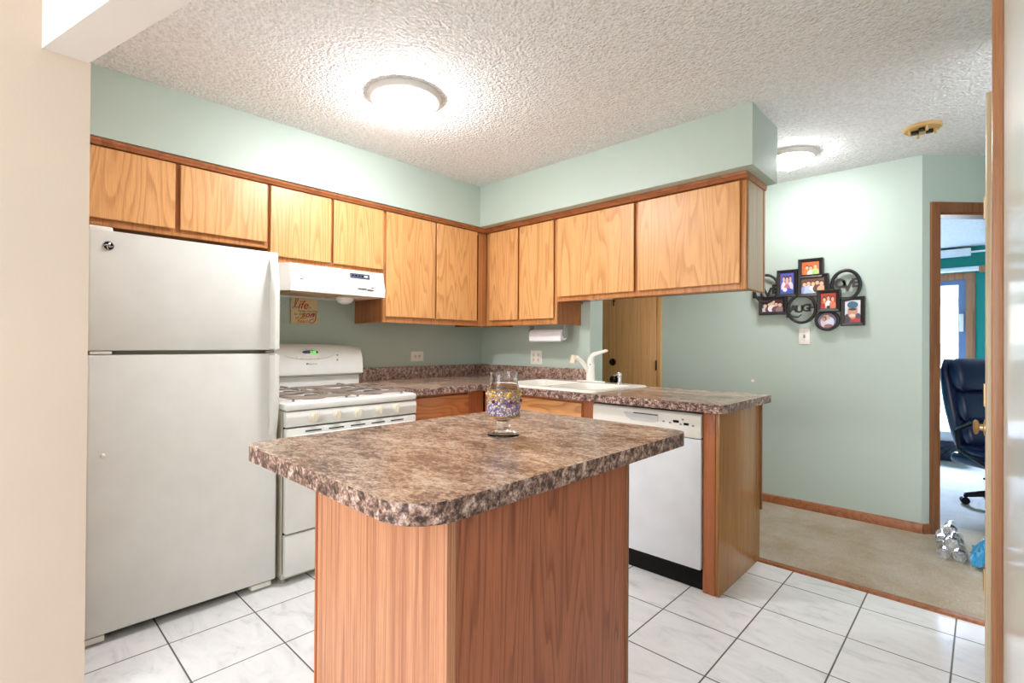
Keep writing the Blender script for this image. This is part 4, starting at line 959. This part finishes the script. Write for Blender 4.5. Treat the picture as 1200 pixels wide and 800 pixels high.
struct(MB().box(-3, 8, 5.3, 11, -.2, -.1), 'ground', 'carpet')
# mattress on the floor
mp = px(1122, 541, 'z', 0); t = thing('mattress', 'low dark quilted mattress with pale bedding on the bedroom floor, behind the office chair', 'mattress', (mp.x - .6, mp.y + .4, 0))
mb = MB(); mb.box(mp.x - 1.5, mp.x + .02, mp.y - .05, mp.y + 1.2, .002, .20, .04, 3); mb.build('mattress_body', 'quilt', t)
mb = MB()
for k in range(24):
    for s in (-1, 1): mb.tube([(mp.x - 1.45 + k * .065, mp.y - .052, .03), (mp.x - 1.45 + k * .065 + s * .13, mp.y - .052, .17)], .003, 6)
mb.build('quilt_stitching', 'leather_trim', t)
mb = MB(); mb.box(mp.x - 1.52, mp.x + .04, mp.y - .02, mp.y + 1.22, .198, .31, .045, 3); mb.build('bedding', 'bedding', t)

# ---------------------------------------------------------------- office chair
cc = W0 + U * 1.10 + V * .44; cx, cy = cc.x, cc.y
ra = math.atan2(RT.y, RT.x) - 1.45
CH = Matrix.Translation((cx, cy, 0)) @ Matrix.Rotation(ra, 4, 'Z')      # local +x = the way the chair faces
t = thing('office_chair', 'high-backed navy black leather office chair just inside the bedroom doorway', 'chair', (cx, cy, 0))
def chp(name, mb, mat, parent=t, **k): mb.xform(CH); return mb.build(name, mat, parent, **k)
mb = MB(); mb.box(-.27, .29, -.27, .27, .30, .385, .04, 4); se = chp('seat', mb, 'leather')
mb = MB(); mb.box(-.24, .30, -.25, .25, .37, .445, .036, 4); chp('seat_cushion', mb, 'leather', se)
def pad(x0f, z0, z1, hw0, hw1, th, mat, name, parent, nz=9, bulge=.03, lean=.16):
    b = bmesh.new(); rings = []; N = 20
    for i in range(nz + 1):
        f = i / nz; z = z0 + (z1 - z0) * f; hw = hw0 + (hw1 - hw0) * f; e = math.sin(PI * min(max(f, .0), 1)) ** .35 if 0 < f < 1 else .12
        cxx = x0f - (z - .42) * lean; ring_ = []
        for k in range(N):
            a = 2 * PI * k / N; ca, sa = math.cos(a), math.sin(a)
            ring_.append(b.verts.new((cxx + th * e * (abs(ca) ** .6) * (1 if ca > 0 else -1), hw * (.75 + .25 * e) * (abs(sa) ** .6) * (1 if sa > 0 else -1), z)))
        rings.append(ring_)
    b.faces.new(rings[0][::-1]); b.faces.new(rings[-1])
    for A, B in zip(rings, rings[1:]):
        for k in range(N): b.faces.new((A[k], A[(k + 1) % N], B[(k + 1) % N], B[k]))
    bmesh.ops.recalc_face_normals(b, faces=b.faces); mb = MB(); mb.absorb(b); return chp(name, mb, mat, parent, angle=70)
bk = pad(-.25, .36, 1.10, .23, .27, .055, 'leather', 'backrest', t)
pad(-.18, .42, .62, .20, .21, .06, 'leather', 'lumbar_cushion', bk)
pad(-.185, .61, .86, .21, .225, .06, 'leather', 'back_cushion', bk)
pad(-.175, .85, 1.11, .23, .235, .075, 'leather', 'headrest', bk)
for s in (-1, 1):
    mb = MB(); mb.tube([(-.18, s * .30, .57), (-.05, s * .31, .645), (.1, s * .31, .65), (.22, s * .30, .63)], [.02, .028, .03, .022], 10, flat=.6, flat_axis=(0, 0, 1)); ar = chp('armrest', mb, 'leather_trim')
    mb = MB(); mb.tube([(-.2, s * .28, .56), (-.16, s * .30, .42), (.02, s * .29, .34), (.16, s * .30, .45), (.17, s * .305, .62)], .015, 10); chp('arm_support', mb, 'leather_trim', ar)
mb = MB(); mb.cyl((0, 0, .11), (0, 0, .30), .028, 18); mb.box(-.1, .1, -.08, .08, .262, .30, .01); chp('column', mb, 'yellowed')
mb = MB(); mb.tube([(.02, -.06, .255), (.03, -.2, .25), (.02, -.30, .245)], .008, 8); chp('lever', mb, 'black')
for k in range(5):
    a = k * 2 * PI / 5 + .3; mb = MB(); mb.tube([(0, 0, .12), (.14 * math.cos(a), .14 * math.sin(a), .105), (.29 * math.cos(a), .29 * math.sin(a), .07)], [.035, .028, .018], 10); lg_ = chp('leg', mb, 'black')
    mb = MB(); ux, uy = -math.sin(a), math.cos(a); q = Vector((.29 * math.cos(a), .29 * math.sin(a), .029))
    for s in (-1, 1): mb.cyl(q + Vector((ux, uy, 0)) * (s * .006), q + Vector((ux, uy, 0)) * (s * .024), .027, 16)
    mb.cyl(q, q + Vector((0, 0, .045)), .008, 8); chp('caster', mb, 'black', lg_)

# ---------------------------------------------------------------- water bottles on the carpet by the doorway
bpos = px(1106, 650, 'z', .03); perp = Vector((1, .02, 0)).normalized(); away = Vector((-.02, 1, 0)).normalized()
prof = [(.0, .0), (.012, .004), (.024, .0), (.030, .006), (.032, .02), (.0295, .045), (.032, .055), (.0295, .075), (.032, .085), (.0295, .105), (.032, .115), (.031, .14), (.022, .172), (.0135, .186), (.0135, .196)]
first = None
lab = ['clear water bottle lying front left in the heap on the hall carpet', 'clear water bottle lying front right in the heap, beside the blue wrap', 'clear water bottle resting on top of the front two bottles', 'clear water bottle lying rear left in the heap, inside the doorway', 'clear water bottle lying rear right in the heap, inside the doorway', 'clear water bottle resting on top of the rear two bottles']
for k, (i, row) in enumerate(((0, 0), (1, 0), (.5, 1), (0, 0), (1, 0), (.5, 1))):
    base = Vector((bpos.x, bpos.y, 0)) + perp * (i * .0665 - (.012 if k > 2 else 0)) + away * (.01 * (k % 2) + .012 * row + (.235 if k > 2 else 0)); base.z = .0355 + row * .061
    dirv = (away + perp * (.04 * (k % 3 - 1))).normalized()
    rot = Vector((0, 0, 1)).rotation_difference(dirv).to_matrix().to_4x4()
    if first is None:
        e = bpy.data.objects.new('water_bottle', None); COL.objects.link(e); WM[e.name] = Matrix.Identity(4); e.empty_display_size = .05
        kids = [MB().lathe(prof, n=24).build('bottle_body', 'pet', e), MB().lathe([(.0152, .192), (.0155, .194), (.0155, .208), (.014, .210), (0, .210)], n=20).build('cap', 'white_plastic', e)]
        first = (e, kids); cur = e
    else:
        cur = first[0].copy(); COL.objects.link(cur)
        for c_ in first[1]:
            c2 = c_.copy(); COL.objects.link(c2); c2.parent = cur
    cur.matrix_world = Matrix.Translation(base) @ rot
    cur['label'] = lab[k]; cur['category'] = 'bottle'; cur['group'] = 'clear water bottles by the doorway'
# crumpled blue wrap
b = bmesh.new(); bmesh.ops.create_grid(b, x_segments=14, y_segments=10, size=.5)
rnd = random.Random(3); fc = Vector((bpos.x, bpos.y, 0)) + perp * .19 + away * .03
for v in b.verts:
    u_, v_ = v.co.x, v.co.y; hgt = .015 + .15 * math.exp(-((u_ + .1) ** 2 + v_ ** 2) * 5) + rnd.uniform(-.016, .016)
    v.co = fc + perp * (u_ * .15 + rnd.uniform(-.01, .01)) + away * (v_ * .22 + rnd.uniform(-.01, .01)) + Vector((0, 0, max(.006, hgt)))
r_ = bmesh.ops.solidify(b, geom=list(b.faces), thickness=.003); mb = MB(); mb.absorb(b)
tag(mb.build('plastic_wrap', 'water_film', smooth=False), 'crumpled blue plastic wrap lying beside the water bottles', 'plastic wrap')
